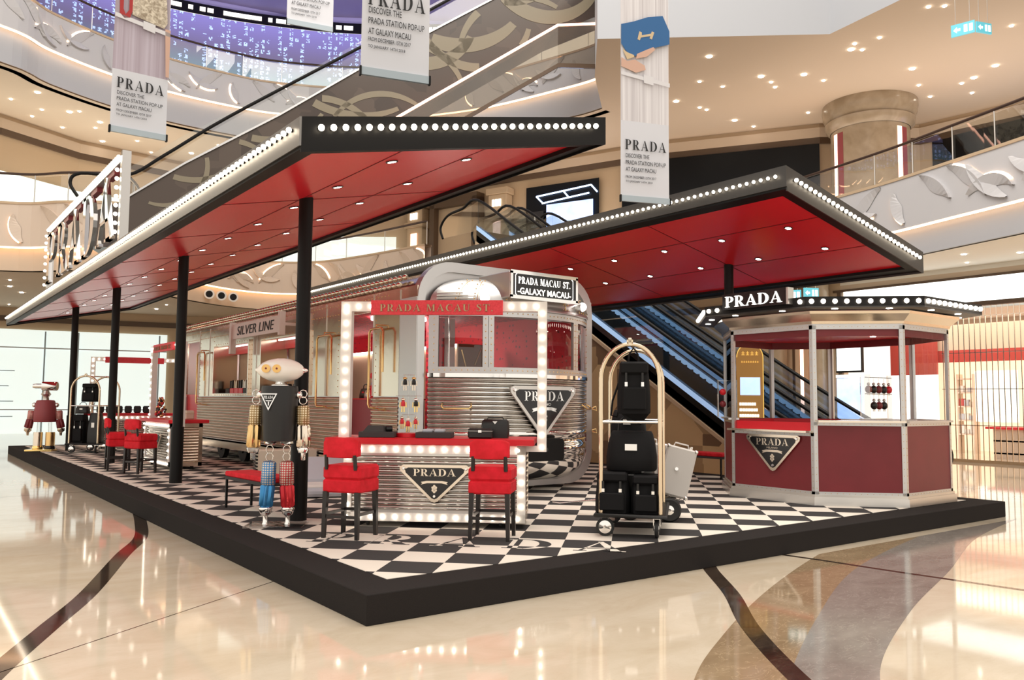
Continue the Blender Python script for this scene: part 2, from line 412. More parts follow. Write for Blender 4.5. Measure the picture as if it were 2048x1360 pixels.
# ================================================================ the platform
def checker_mat(name, a, b):
    m, nt, bs = node_mat(name, .92)
    L = nt.links
    g = nt.nodes.new('ShaderNodeNewGeometry'); sp = nt.nodes.new('ShaderNodeSeparateXYZ'); L.new(g.outputs['Position'], sp.inputs[0])
    def lin(op, x, y):
        n = nt.nodes.new('ShaderNodeMath'); n.operation = op
        for i, q in enumerate((x, y)):
            if isinstance(q, (int, float)): n.inputs[i].default_value = q
            else: L.new(q, n.inputs[i])
        return n.outputs[0]
    X, Y = sp.outputs[0], sp.outputs[1]
    s2 = 2 ** .5
    u = lin('MULTIPLY', lin('ADD', lin('MULTIPLY', lin('SUBTRACT', X, Y), 1 / s2), .2), 2.0)
    v = lin('MULTIPLY', lin('ADD', lin('MULTIPLY', lin('ADD', X, Y), 1 / s2), -.85), 2.0)
    s = lin('ADD', lin('FLOOR', u, 0), lin('FLOOR', v, 0))
    par = lin('ABSOLUTE', lin('MODULO', s, 2.0), 0)
    nz = nt.nodes.new('ShaderNodeTexNoise'); nz.inputs['Scale'].default_value = 180; nz.inputs['Detail'].default_value = 4
    L.new(g.outputs['Position'], nz.inputs['Vector'])
    mx = nt.nodes.new('ShaderNodeMix'); mx.data_type = 'RGBA'; L.new(lin('GREATER_THAN', par, .5), mx.inputs[0])
    mx.inputs[6].default_value = (*a, 1); mx.inputs[7].default_value = (*b, 1)
    m2 = nt.nodes.new('ShaderNodeMix'); m2.data_type = 'RGBA'; m2.blend_type = 'MULTIPLY'; m2.inputs[0].default_value = .45
    L.new(mx.outputs[2], m2.inputs[6]); L.new(nz.outputs['Color'], m2.inputs[7])
    cr = nt.nodes.new('ShaderNodeMapRange'); cr.inputs[3].default_value = .45; cr.inputs[4].default_value = 1.35
    L.new(nz.outputs['Fac'], cr.inputs[0]); L.new(cr.outputs[0], m2.inputs[7])
    L.new(m2.outputs[2], bs.inputs['Base Color'])
    bp = nt.nodes.new('ShaderNodeBump'); bp.inputs['Strength'].default_value = .4; bp.inputs['Distance'].default_value = .004
    L.new(nz.outputs['Fac'], bp.inputs['Height']); L.new(bp.outputs['Normal'], bs.inputs['Normal'])
    return m
DKT, LTT = (.036, .034, .035), (.86, .80, .71)
MT['checker'] = checker_mat('checkered_carpet', DKT, LTT)
MT['checker_inv'] = checker_mat('checkered_carpet_swapped', LTT, DKT)

FZ = -.24
pf = thing('display_platform', 'low black carpeted platform with a black and white checkered top', 'platform', (5.5, 12, FZ))
m = wmb(pf); m.box(0, 11.0, 0, 24, FZ, -.004, .006); m.build('platform_base', 'carpet_dark', pf)
m = wmb(pf); m.box(.40, 10.62, .42, 23.6, -.004, .0); m.build('checkered_carpet', 'checker', pf)
m = wmb(pf)
ex = Vector((1, -1, 0)).normalized(); eyv = Vector((1, 1, 0)).normalized()
serif(m, 'PRADA', Vector((1.92, 1.52, 0)) - eyv * .22, ex, eyv, (0, 0, 1), 3.35, .56, .0012, sp=.42, d0=.0002)
m.build('carpet_lettering', 'checker_inv', pf)

# ================================================================ canopies
KS = .213
def canopy(side):
    left = side < 0
    if left: xe, xi, y0, y1, xp, zp = 0.0, 3.30, 1.28, 24.0, 1.12, 4.05
    else: xe, xi, y0, y1, xp, zp = 10.92, 7.45, 1.45, 19.0, 9.74, 4.12
    k = KS if left else -KS
    Z = lambda x: zp + k * (x - xp)
    TH = .245 if left else .29
    a, b = min(xe, xi), max(xe, xi)
    root = thing('station_canopy', ('long black canopy with red underside on four black poles, nearest end at upper left' if left else
        'grey framed canopy with red underside and bulbs on two edges, right of the train'), 'canopy', (xp, (y0 + y1) / 2, 0))
    def slab(mb, x0, x1, ya, yb, d0, d1):
        vs = [(x, y, Z(x) + d) for d in (d0, d1) for x, y in ((x0, ya), (x1, ya), (x1, yb), (x0, yb))]
        mb.add(vs, [(3, 2, 1, 0), (4, 5, 6, 7), (0, 1, 5, 4), (1, 2, 6, 5), (2, 3, 7, 6), (3, 0, 4, 7)])
    m = wmb(root); slab(m, a, b, y0, y1, .0, .03)
    m.build('soffit', 'red_panel', root)
    m = wmb(root)
    xs = (1.06, 2.10) if left else (9.80, 8.45)
    ys = [4.15 + 2.72 * i for i in range(8)] if left else [4.28 + 2.72 * i for i in range(6)]
    for x in xs: m = wmb(root); slab(m, x - .008, x + .008, y0, y1, -.004, .002); m.build('seam', 'red_seam', root)
    for y in ys: m = wmb(root); slab(m, a, b, y - .008, y + .008, -.005, .002); m.build('seam', 'red_seam', root)
    m = wmb(root); slab(m, a - .19, b + .19, y0 - .19, y1 + .19, TH - .04, TH)
    m.build('roof_deck', 'dark_frame', root)
    w = .19; fr = 'black' if left else 'dark_frame'
    m = wmb(root)
    slab(m, a - w, a, y0 - w, y1 + w, -.05, .02); slab(m, b, b + w, y0 - w, y1 + w, -.05, .02)
    slab(m, a, b, y0 - w, y0, -.05, .02); slab(m, a, b, y1, y1 + w, -.05, .02)
    m.build('border', 'black', root)
    fl = 'side_metal' if left else 'dark_frame'
    m = wmb(root); slab(m, a - w - .02, a - w, y0 - w - .02, y1 + w, -.02, TH); m.build('fascia', fl if left else fr, root)
    m = wmb(root); slab(m, b + w, b + w + .02, y0 - w - .02, y1 + w, -.08, TH); m.build('fascia', fr, root)
    m = wmb(root); slab(m, a - w, b + w, y0 - w - .02, y0 - w, -.08, TH); m.build('fascia', fr, root)
    m = wmb(root); slab(m, a - w, b + w, y1 + w, y1 + w + .02, -.08, TH); m.build('fascia', fr, root)
    iv = WM(root)
    # bulbs along the side facing left and along the near end
    pts = []
    sx = a - w - .055
    yy = y0 - .05
    while yy < y1: pts.append(iv @ Vector((sx, yy, Z(a - w) + .15))); yy += .127
    fpts = []
    n = 29 if left else 31
    for i in range(n):
        x = (a - .02) + (b - a + .04) * i / (n - 1)
        fpts.append(iv @ Vector((x, y0 - w - .06, Z(x) + .13)))
    bulbs(root, fpts, .031, 'bulb', socket=(0, 1, 0)); bulbs(root, pts, .027, 'bulb', limit=70, socket=(1, 0, 0))
    # recessed lights
    rows = ((1.21, 1.98), (2.18, 1.99)) if left else ((8.63, 2.18), (9.65, 2.17))
    base = None
    for x, ys0 in rows:
        y = ys0; i = 0
        while y < y1 - .6:
            p = iv @ Vector((x, y, Z(x)))
            if base is None:
                mb = MB(); mb.lathe([(.048, .0), (.07, -.004), (.066, -.012), (.050, -.012)], n=16, caps=False)
                base = mb.build('downlight', 'black_gloss', root); base.location = p; base.rotation_euler = (0, -math.atan(k), 0)
                mb = MB(); mb.lathe([(.050, -.005), (.050, -.010)], n=16)
                mb.build('lens', 'lamp', base)
            else:
                c = dup(base, loc=p, parent=root)
            y += 1.36
    # poles
    poles = [(1.12, 4.07 + 5.5 * i) for i in range(4)] if left else [(9.74, 4.28), (9.74, 9.78)]
    if left: poles[3] = (1.12, 20.4)
    for (x, y) in poles:
        m = wmb(root); m.cyl((x, y, 0), (x, y, Z(x) + .01), .088, n=28); m.cyl((x, y, 0), (x, y, .99), .108, n=28)
        m.build('pole', 'black', root)
    return root
canopy(-1); canopy(1)

# roof sign on the left canopy: tall mirrored capitals in a bulb-lined frame
rs = thing('roof_sign', 'tall mirrored capitals in a bulb-lined frame on the left canopy roof', 'sign', (-.10, 12.8, 4.13))
EXL, ENL, UP3 = Vector((0, -1, 0)), Vector((-1, 0, 0)), Vector((0, 0, 1))
cc = 'PRADA'; widths = [1.30] * 5
for i, c in enumerate(cc):
    yc = 15.95 - i * 1.52
    m = wmb(rs)
    adv, polys, bands = GL[c]; kx = 1.30 / adv; o = Vector((-.10, yc + .65, 4.17))
    for p in polys: m.prism(p, o, EXL * kx, UP3 * 1.16, ENL, 0, .07)
    for A, B in bands: m.strip2(A, B, o, EXL * kx, UP3 * 1.16, ENL, 0, .07)
    m.build('letter', 'chrome', rs)
m = wmb(rs); m.box(-.12, .02, 8.95, 16.85, 5.42, 5.54); m.build('top_bar', 'satin', rs)
m = wmb(rs)
for yc in (15.9, 14.4, 12.9, 11.3, 9.8): m = wmb(rs); m.box(-.10, .0, yc - .3, yc + .3, 5.33, 5.42); m.build('bracket', 'maroon', rs)
m = wmb(rs); m.box(-.12, .02, 16.75, 16.9, 4.10, 5.54); m.build('post', 'steel', rs)
m = wmb(rs); m.box(-.12, .02, 8.83, 8.95, 4.05, 5.60); m.build('post', 'steel', rs)
iv = WM(rs)
bulbs(rs, [iv @ Vector((-.15, 8.95 + .16 * i, 5.50)) for i in range(49)] , .035, 'bulb')
bulbs(rs, [iv @ Vector((-.15, 9.03, 4.25 + .15 * i)) for i in range(8)] + [iv @ Vector((-.15, 16.85, 4.2 + .17 * i)) for i in range(8)], .035, 'bulb')
# ================================================================ the train carriage
def pattern_mat(name, a, b, scale=7.0, es=0):
    m, nt, bs = node_mat(name, .6)
    tc = nt.nodes.new('ShaderNodeTexCoord'); vo = nt.nodes.new('ShaderNodeTexVoronoi'); vo.inputs['Scale'].default_value = scale
    vo.inputs['Randomness'].default_value = .35
    nt.links.new(tc.outputs['Object'], vo.inputs['Vector'])
    lt = nt.nodes.new('ShaderNodeMath'); lt.operation = 'LESS_THAN'; lt.inputs[1].default_value = .40
    nt.links.new(vo.outputs['Distance'], lt.inputs[0])
    mx = nt.nodes.new('ShaderNodeMix'); mx.data_type = 'RGBA'; nt.links.new(lt.outputs[0], mx.inputs[0])
    mx.inputs[6].default_value = (*a, 1); mx.inputs[7].default_value = (*b, 1)
    nt.links.new(mx.outputs[2], bs.inputs['Base Color'])
    return m
MT['red_paper'] = pattern_mat('red_patterned_wallpaper', (.86, .025, .055), (.34, .03, .04), 9)

tr = thing('train_carriage', 'long riveted silver train carriage with a rounded corrugated nose', 'train', (5.44, 5.35, 0))
XL, XR, YF, YE = 3.53, 7.19, 5.35, 18.3
def S(y): return -5.88 + .975 * (y + 5.88)
YC, XC, RN = 6.68, 5.36, 2.13
def nose(a, z=None, off=0.0, sx=1.0, sy=1.0):
    """point of the nose's plan curve at angle a (degrees from straight ahead)"""
    x = (RN + off) * math.sin(R(a)); y = -(RN + off) * math.cos(R(a))
    x *= sx; Y = YC + y
    Y = YF + (Y - YF) * sy
    return Vector((XC + x, Y, z))
AM = 50.3
def rivets(mb, pts, r=.011):
    for p in pts: mb.sphere(p, r, 6, 4)

# side walls with their openings (Y range, z range)
OPEN = [(S(7.15), S(8.40), .50, 3.0), (S(9.83), S(12.55), 1.62, 2.78), (S(13.3), S(15.95), 1.62, 2.78), (S(17.3), S(18.5), .5, 3.0)]
def side_wall(x0, x1, zs, z0, z1):
    m = wmb(tr); ys = YF + .02
    for (a, b, c, d) in OPEN:
        lo, hi = max(c, z0), min(d, z1)
        if hi <= lo: continue
        if a > ys: m.box(x0, x1, ys, a, z0, z1)
        if lo > z0: m.box(x0, x1, a, b, z0, lo)
        if hi < z1: m.box(x0, x1, a, b, hi, z1)
        ys = b
    m.box(x0, x1, ys, YE, z0, z1)
    return m
m = side_wall(XL, XL + .05, None, 1.56, 3.30)
m.cur = 1
for y in (6.22, 7.05, 8.55, 9.75, 12.62, 13.22, 16.05, 17.2):
    rivets(m, [(XL, S(y), 1.62 + .11 * i) for i in range(15)])
rivets(m, [(XL, 6.3 + .12 * i, 3.22) for i in range(100)]); rivets(m, [(XL, 6.3 + .12 * i, 3.05) for i in range(100) if not (6.7 < 6.3 + .12 * i < 8.15)])
m.build('side_panel', ['mirror_steel', 'gold'], tr)
m = wmb(tr); m.box(XL - .014, XL, YF + .004, S(6.20), .46, 3.12); m.build('shoulder_panel', 'satin', tr)
for y in (6.2, 7.14, 8.41, 9.1, 12.9, 16.4, 17.28): m = wmb(tr); m.box(XL - .014, XL + .001, S(y) - .006, S(y) + .006, 1.56, 3.28); m.build('panel_joint', 'steel', tr)
m = wmb(tr); m.box(XL + .02, XL + .05, YF + .02, S(7.15), .46, 1.56); m.box(XL + .02, XL + .05, S(8.40), S(17.3), .46, 1.56); m.box(XL + .02, XL + .05, S(18.5), YE, .46, 1.56)
m.build('lower_wall', 'steel', tr)
m = wmb(tr); m.box(XR - .05, XR, YF + .02, YE, .46, 3.30); m.build('side_panel', 'steel', tr)
# corrugated lower side
def corr(path, nrm, z0, z1, n, amp=.026, sub=7):
    rows = []
    for j in range(n * sub + 1):
        t = j / sub; z = z0 + (z1 - z0) * j / (n * sub); d = amp * abs(math.sin(math.pi * t)) ** .8
        rows.append([Vector((p[0], p[1], z)) + q * d for p, q in zip(path, nrm)])
    return rows
for (a, b) in ((S(6.2), S(7.15)), (S(8.40), S(17.30)), (S(18.5), YE)):
    m = wmb(tr); N = Vector((-1, 0, 0)); pth = [(XL, a), (XL, b)]
    m.grid(corr(pth, [N, N], .52, 1.54, 15)); m.build('corrugated_panel', 'ribbed_side', tr)
# roof: rounded shell extruded along Y
def roofprof(off=0):
    P = [(XL - off, 3.10)]
    for i in range(9):
        t = math.pi / 2 * i / 8; P.append((XL + .58 - (.58 + off) * math.cos(t), 3.10 + (.50 + off) * math.sin(t)))
    P.append((XC, 3.70 + off))
    for i in range(9):
        t = math.pi / 2 * (1 - i / 8); P.append((XR - .58 + (.58 + off) * math.cos(t), 3.10 + (.50 + off) * math.sin(t)))
    P.append((XR + off, 3.10)); return P
m = wmb(tr); pr_ = roofprof(); m.grid([[(x, y, z) for x, z in pr_] for y in (YF + .12, YE)]); m.build('roof', 'mirror_steel', tr)
for (dx, zz) in ((.02, 3.36), (.13, 3.50)):
    m = wmb(tr); pts = []; rad = []
    y = 5.9
    while y < YE: pts.append((XL + dx - .02, y, zz)); rad.append(.036 + .016 * math.sin(y * 2 * math.pi / .16)); y += .04
    m.tube(pts, rad, 8); m.build('roof_trim', 'champagne', tr, fix=False)
# rear end
m = wmb(tr); m.box(XL, XR, YE - .05, YE, .4, 3.3); m.build('rear_wall', 'steel', tr)
# arch frame
def ringpts(x0, x1, z0, z1, rt, rb, n=8):
    P = []
    for (cx, cz, r, a0) in ((x0 + rt, z1 - rt, rt, 180), (x1 - rt, z1 - rt, rt, 90), (x1 - rb, z0 + rb, rb, 0), (x0 + rb, z0 + rb, rb, -90)):
        for i in range(n + 1):
            t = R(a0 - 90 * i / n); P.append((cx + r * math.cos(t), cz + r * math.sin(t)))
    return P
o_ = ringpts(XL, XR, .06, 3.72, .62, .55); i_ = ringpts(XL + .13, XR - .13, .22, 3.56, .52, .45)
m = wmb(tr)
for k in range(len(o_)):
    j = (k + 1) % len(o_)
    vs = []
    for y in (YF, YF + .16):
        for q in (o_[k], o_[j], i_[j], i_[k]): vs.append((q[0], y, q[1]))
    m.add(vs, [(0, 1, 2, 3), (7, 6, 5, 4), (0, 4, 5, 1), (2, 6, 7, 3)])
m.build('arch_frame', 'satin', tr)
m = wmb(tr)                                                   # wall between the arch and the dome
top = [(x, z) for x, z in i_[:len(i_) // 2] if z > 2.9]
for k in range(len(top) - 1):
    (xa, za), (xb, zb) = top[k], top[k + 1]
    m.add([(xa, YF + .06, 2.9), (xb, YF + .06, 2.9), (xb, YF + .06, zb), (xa, YF + .06, za)], [(0, 1, 2, 3)])
m.build('bulkhead', 'satin', tr)
# nose: corrugated band
angs = [-AM + 2 * AM * i / 40 for i in range(41)]
m = wmb(tr); P = [nose(a, 0) for a in angs]; Nn = [Vector((math.sin(R(a)), -math.cos(R(a)), 0)) for a in angs]
m.grid(corr(P, Nn, 1.02, 1.86, 12, .034)); m.build('nose_corrugation', 'ribbed', tr)
m = wmb(tr)
prof = [(1.02, 0), (1.01, .035), (.93, .035), (.92, .0), (.80, .0), (.79, .02), (.66, .02), (.65, 0)]
rows = [[nose(a, z, off) for a in angs] for z, off in prof]
for i in range(1, 11):
    u = i / 10; s = (1 - u ** 2.2) ** .5 if i < 10 else 0.0
    z = .65 - .50 * u; rows.append([nose(a, z, 0, .62 + .38 * s, s) for a in angs])
m.grid(rows); m.cur = 1
rivets(m, [nose(a * 2.5, .86, .0) for a in range(-19, 20)])
m.build('nose_bumper', ['chrome', 'gold'], tr, fix=False)
# window band: rails, posts and panes follow the curve
def band(a0, a1, z0, z1, d0, d1, n=None):
    n = n or max(2, int(abs(a1 - a0) / 2.5)); A = [a0 + (a1 - a0) * i / n for i in range(n + 1)]
    return [[nose(a, z, d) for a in A] for z, d in ((z0, d0), (z0, d1), (z1, d1), (z1, d0), (z0, d0))]
m = wmb(tr); m.grid(band(-AM, AM, 1.86, 1.92, -.04, .05, 40), smooth=False); m.build('belt_rail', 'chrome', tr)
m = wmb(tr)
m.grid(band(-AM, AM, 1.92, 2.02, -.03, .015, 40), smooth=False); m.grid(band(-AM, AM, 2.82, 2.93, -.03, .015, 40), smooth=False)
for (a, b) in ((-AM, -46.0), (-27.4, -25.1), (-24.9, -22.6), (22.6, 24.9), (25.1, 27.4), (46, AM)):
    m.grid(band(a, b, 2.02, 2.82, -.03, .015, 2), smooth=False)
m.cur = 1
rivets(m, [nose(-48 + i * 2.4, 1.97, .015) for i in range(41)]); rivets(m, [nose(-48 + i * 2.4, 2.875, .015) for i in range(41)])
for a in (-48, -26.2, -23.8, 23.8, 26.2, 48): rivets(m, [nose(a, 2.08 + .1 * i, .015) for i in range(8)])
m.build('window_frame', ['satin', 'gold'], tr)
for (a, b) in ((-46, -27.4), (-22.6, 22.6), (27.4, 46)):
    m = wmb(tr); m.grid([[nose(a + (b - a) * i / 10, z, -.01) for i in range(11)] for z in (2.02, 2.82)]); m.build('window_pane', 'glass', tr)
# dome
m = wmb(tr); rows = [[nose(a, z, o2) for a in angs] for z, o2 in ((2.93, .05), (2.99, .05), (3.0, .0))]
for i in range(1, 13):
    u = i / 12; s = (1 - u ** 2) ** .5 if i < 12 else 0
    rows.append([nose(a, 3.0 + .50 * u, 0, .45 + .55 * s, s) for a in angs])
m.grid(rows); m.build('nose_dome', 'satin', tr, fix=False)
m = wmb(tr)                                                   # dome seams with rivets
for a in (-38, -30, -16, 16, 30, 38):
    pts = []
    for i in range(0, 11):
        u = i / 12; s = (1 - u ** 2) ** .5
        pts.append(nose(a, 3.0 + .50 * u, .004, .45 + .55 * s, s))
    m.tube(pts, .006, 5)
    rivets(m, [p + Vector((.05, 0, .01)) for p in pts[::2]], .013); rivets(m, [p + Vector((-.05, 0, .01)) for p in pts[::2]], .013)
m.build('dome_seam', 'gold', tr)
# louvres and headlamps
for sg in (-1, 1):
    m = wmb(tr)
    for i in range(4):
        z = 3.05 + .045 * i
        pts = [nose(sg * (47 - k * 2.2), z, .03 - .012 * i) for k in range(9 - i)]
        m.tube(pts, .014, 6)
    m.build('louvre', 'steel', tr)
    c = nose(sg * 27, 3.10, .10); d = (nose(sg * 27, 3.10, 1) - nose(sg * 27, 3.10, 0)).normalized()
    m = wmb(tr); m.cyl(c - d * .22, c, .03, .085, n=20); lamp = m.build('headlamp', 'chrome', tr)
    m = wmb(tr); m.sphere(c, .074, 14, 8); m.build('lens', 'disc', lamp)
# destination box
m = wmb(tr); x0, x1, y0, y1, z0, z1 = 4.665, 6.055, 4.47, 5.33, 3.12, 3.53
m.box(x0, x1, y0, y1, z0, z1, .012); db = m.build('destination_box', 'steel', tr)
m = wmb(tr)
m.box(x0, x1, y0 - .025, y0, z0 - .02, z0 + .035); m.box(x0, x1, y0 - .025, y0, z1 - .035, z1 + .02)
m.box(x0, x0 + .045, y0 - .025, y0, z0, z1); m.box(x1 - .045, x1, y0 - .025, y0, z0, z1); m.build('frame', 'chrome', db)
m = wmb(tr); m.box(x0 + .045, x1 - .045, y0 - .012, y0 - .002, z0 + .035, z1 - .035); m.build('sign_face', 'black_gloss', db)
m = wmb(tr)
ex, ey, en = Vector((1, 0, 0)), Vector((0, 0, 1)), Vector((0, -1, 0)); o = Vector(((x0 + x1) / 2, y0 - .012, 3.345))
serif(m, 'PRADA MACAU ST.', o, ex, ey, en, 1.08, .105, .004)
A = [(-.60, -.155), (-.57, -.185), (.57, -.185), (.60, -.155), (.60, .145), (.57, .175), (-.57, .175), (-.60, .145), (-.60, -.155)]
B = [(p * .982, q * .955 if q < 0 else q * .95) for p, q in A]; m.strip2(A, B, o + Vector((0, 0, -.015)), ex, ey, en, 0, .003)
m.build('sign_lettering', 'white_sign', db)
t = sans('sign_lettering', '-GALAXY MACAU-', 1.10, .10, (o.x, o.y, 3.23), ex, en, 'white_sign', tr, .004, bold=.012); t.parent = db
# nose emblem, grab handles, coupler
emblem(tr, (XC, nose(0).y - .05 if False else YC - RN - .055, 1.735), (1, 0, 0), (0, -1, 0), 1.34, .80)
m = wmb(tr)
P = [nose(-44, 1.44, .03), nose(-44, 1.40, .09), nose(-43, 1.37, .11), nose(-33, 1.37, .11), nose(-32, 1.40, .09), nose(-32, 1.44, .03)]
m.tube(P, .014, 8); m.build('grab_handle', 'gold', tr)
m = wmb(tr)
P = [nose(44, 1.44, .03), nose(44, 1.40, .09), nose(43, 1.37, .11), nose(33, 1.37, .11), nose(32, 1.40, .09), nose(32, 1.44, .03)]
m.tube(P, .014, 8); m.build('grab_handle', 'gold', tr)
for z in (1.38, .98):
    m = wmb(tr)
    m.tube([(XR - .02, YF - .02, z), (XR + .03, YF - .08, z + .03), (XR + .02, YF - .10, z - .04), (XR - .05, YF - .06, z - .02)], .014, 6)
    m.build('safety_hook', 'gold', tr)
m = wmb(tr); pl = []
for (cx, cz, a0) in ((5.05, .61, 180), (5.67, .61, 270), (5.67, .84, 0), (5.05, .84, 90)):
    for i in range(5): t = R(a0 + 22.5 * i); pl.append((cx + .06 * math.cos(t), cz + .06 * math.sin(t)))
m.prism([(p - XC, q) for p, q in pl], (XC, 4.40, 0), (1, 0, 0), (0, 0, 1), (0, 1, 0), 0, .30)
m.cur = 1; m.cyl((5.36, 4.395, .73), (5.36, 4.405, .73), .035, n=14)
m.build('coupler_buffer', ['black', 'black_gloss'], tr)
# door handles: tall brass loops
for (a, b) in ((S(6.58), S(7.08)), (S(8.62), S(9.28)), (S(16.45), S(17.1))):
    m = wmb(tr); x = XL - .11
    m.tube([(XL, (a + b) / 2, 2.74), (x, (a + b) / 2, 2.74), (x, (a + b) / 2, 2.68)], .014, 8)
    m.tube([(XL, a + .10, 1.34), (x, a + .10, 1.34), (x, a + .20, 1.36)], .012, 6)
    P = [(x, a + .25, 1.36), (x, b - .06, 1.36), (x, b, 1.42), (x, b, 2.62), (x, b - .06, 2.68), (x, a + .06, 2.68), (x, a, 2.62), (x, a, 1.95)]
    m.tube(P, .021, 8); m.build('door_handle', 'gold', tr)
# window boxes
for (a, b) in ((S(9.83), S(12.55)), (S(13.3), S(15.95))):
    m = wmb(tr); t = .10; x = XL - .05
    m.box(x, XL + .55, a, a + .05, 1.62, 2.80); m.box(x, XL + .55, b - .05, b, 1.62, 2.80); m.box(x, XL + .55, a, b, 1.57, 1.62); m.box(x, XL + .55, a, b, 2.80, 2.85)
    m.cur = 1; rivets(m, [(x, a + .12 + .17 * i, 1.585) for i in range(14)]); rivets(m, [(x, a + .12 + .17 * i, 2.83) for i in range(14)])
    wf = m.build('window_frame', ['champagne', 'gold'], tr)
    m = wmb(tr); m.box(XL + .62, XL + .66, a - .02, b + .02, 1.5, 2.80); m.build('back_panel', 'wall_tan', tr)
    m = wmb(tr); m.box(XL + .50, XL + .60, a + .05, b - .05, 2.62, 2.80); m.build('valance', 'red_top', tr)
    m = wmb(tr); m.box(XL + .30, XL + .34, a + .15, b - .15, 2.78, 2.798); m.build('light_strip', 'strip_white', wf)
# hanging name board
sb = wmb(tr); sb.box(3.22, 3.26, 10.3, 13.16, 2.85, 3.19); sb.box(3.18, 3.30, 10.2, 10.3, 2.78, 3.26); sb.box(3.18, 3.30, 13.16, 13.28, 2.52, 3.24)
sb.box(3.30, XL, 10.22, 10.28, 2.98, 3.04); sb.box(3.30, XL, 13.19, 13.25, 2.98, 3.04)
nb = sb.build('name_board', 'board_metal', tr)
t = sans('name_lettering', 'SILVER LINE', 2.25, .20, (3.218, 11.73, 3.02), (0, -1, 0), (-1, 0, 0), 'letter_black', tr, .006, shear=.18); t.parent = nb
# undercarriage
m = wmb(tr); m.box(XL + .02, XL + .20, 8.2, 17.2, .30, .50); m.build('skirt', 'pale_maroon' if False else 'champagne', tr)
m = wmb(tr); m.box(XL + .3, XR - .3, 5.9, YE - .1, .42, .52); m.build('floor_pan', 'black', tr)
for y in (7.6, 9.3, 14.0, 15.6):
    for x in (XL + .35, XR - .35):
        m = wmb(tr); m.cyl((x - .06, y, .30), (x + .06, y, .30), .30, n=28); m.cyl((x - .09, y, .30), (x + .09, y, .30), .10, n=16); m.build('wheel', 'black', tr)
for y in (8.4, 14.8):
    m = wmb(tr); m.box(XL + .2, XL + .4, y - 1.2, y + 1.2, .28, .42, .02); m.build('bogie_frame', 'steel', tr)
# interior
m = wmb(tr); m.box(XR - .12, XR - .06, 5.6, YE - .1, .5, 3.2); m.build('interior_wall', 'red_paper', tr)
m = wmb(tr); m.box(XL + .06, XR - .1, 5.5, YE - .1, 3.12, 3.16); m.build('interior_ceiling', 'red_paper', tr)
m = wmb(tr); m.box(XL + .06, XR - .1, 5.5, YE - .1, .46, .50); m.build('interior_floor', 'black_gloss', tr)
m = wmb(tr); m.box(XR - .55, XR - .12, 8.9, 18.0, 2.66, 2.70); sh = m.build('shelf', 'red_top', tr)
m = wmb(tr); m.box(XR - .57, XR - .55, 8.9, 18.0, 2.64, 2.70); m.build('light_strip', 'disc_int', sh)
m = wmb(tr); m.box(XR - .50, XR - .46, 8.95, 18.0, .6, 2.66); m.build('cabinet', 'wall_tan', tr)
m = wmb(tr); m.box(5.26, 5.60, 7.86, 7.98, .5, 3.1); m.build('partition', 'red_paper', tr)
m = wmb(tr); m.cyl((4.72, 6.3, .5), (4.72, 6.3, 3.1), .018, n=8); m.build('grab_pole', 'chrome', tr)
m = wmb(tr); m.box(5.95, 6.75, 7.9, 7.95, .5, 2.62); m.build('mirror_screen', 'screen_brown', tr)
m = wmb(tr)
for (a, b, c, d) in ((6.02, 2.5, 6.18, 2.0), (6.5, 2.55, 6.34, 2.2), (6.62, 2.5, 6.56, 1.6), (6.05, 1.9, 6.2, 1.4)): m.cyl((a, 7.89, b), (c, 7.89, d), .022, n=6)
props(m.build('gold_strokes', 'gold', tr), kind='stuff')
m = wmb(tr); m.box(5.62, 5.86, 7.88, 7.96, .5, 3.1); m.build('white_jamb', 'white_paint', tr)
m = wmb(tr); m.box(XL + .25, XL + .95, 6.7, 8.2, .5, 1.50); m.build('door_cabinet', 'pale_maroon', tr)
m = wmb(tr); m.box(XL + .23, XL + .97, 6.68, 8.22, 1.50, 1.52); m.build('cabinet_top', 'red_top', tr)
m = wmb(tr); m.cyl((5.0, 8.6, 3.11), (5.0, 8.6, 3.07), .55, n=32); m.build('ceiling_lamp', 'disc_int', tr)
m = wmb(tr); m.cyl((5.2, 12.2, 3.11), (5.2, 12.2, 3.07), .4, n=32); m.build('ceiling_lamp', 'disc_int', tr)
m = wmb(tr); m.cyl((5.2, 6.2, 3.11), (5.2, 6.2, 3.09), .10, n=20); m.build('ceiling_lamp', 'disc_int', tr)
m = wmb(tr); m.box(XL + .06, XL + .10, 16.6, 18.0, .5, 1.6); m.build('door_cabinet', 'red_top', tr)

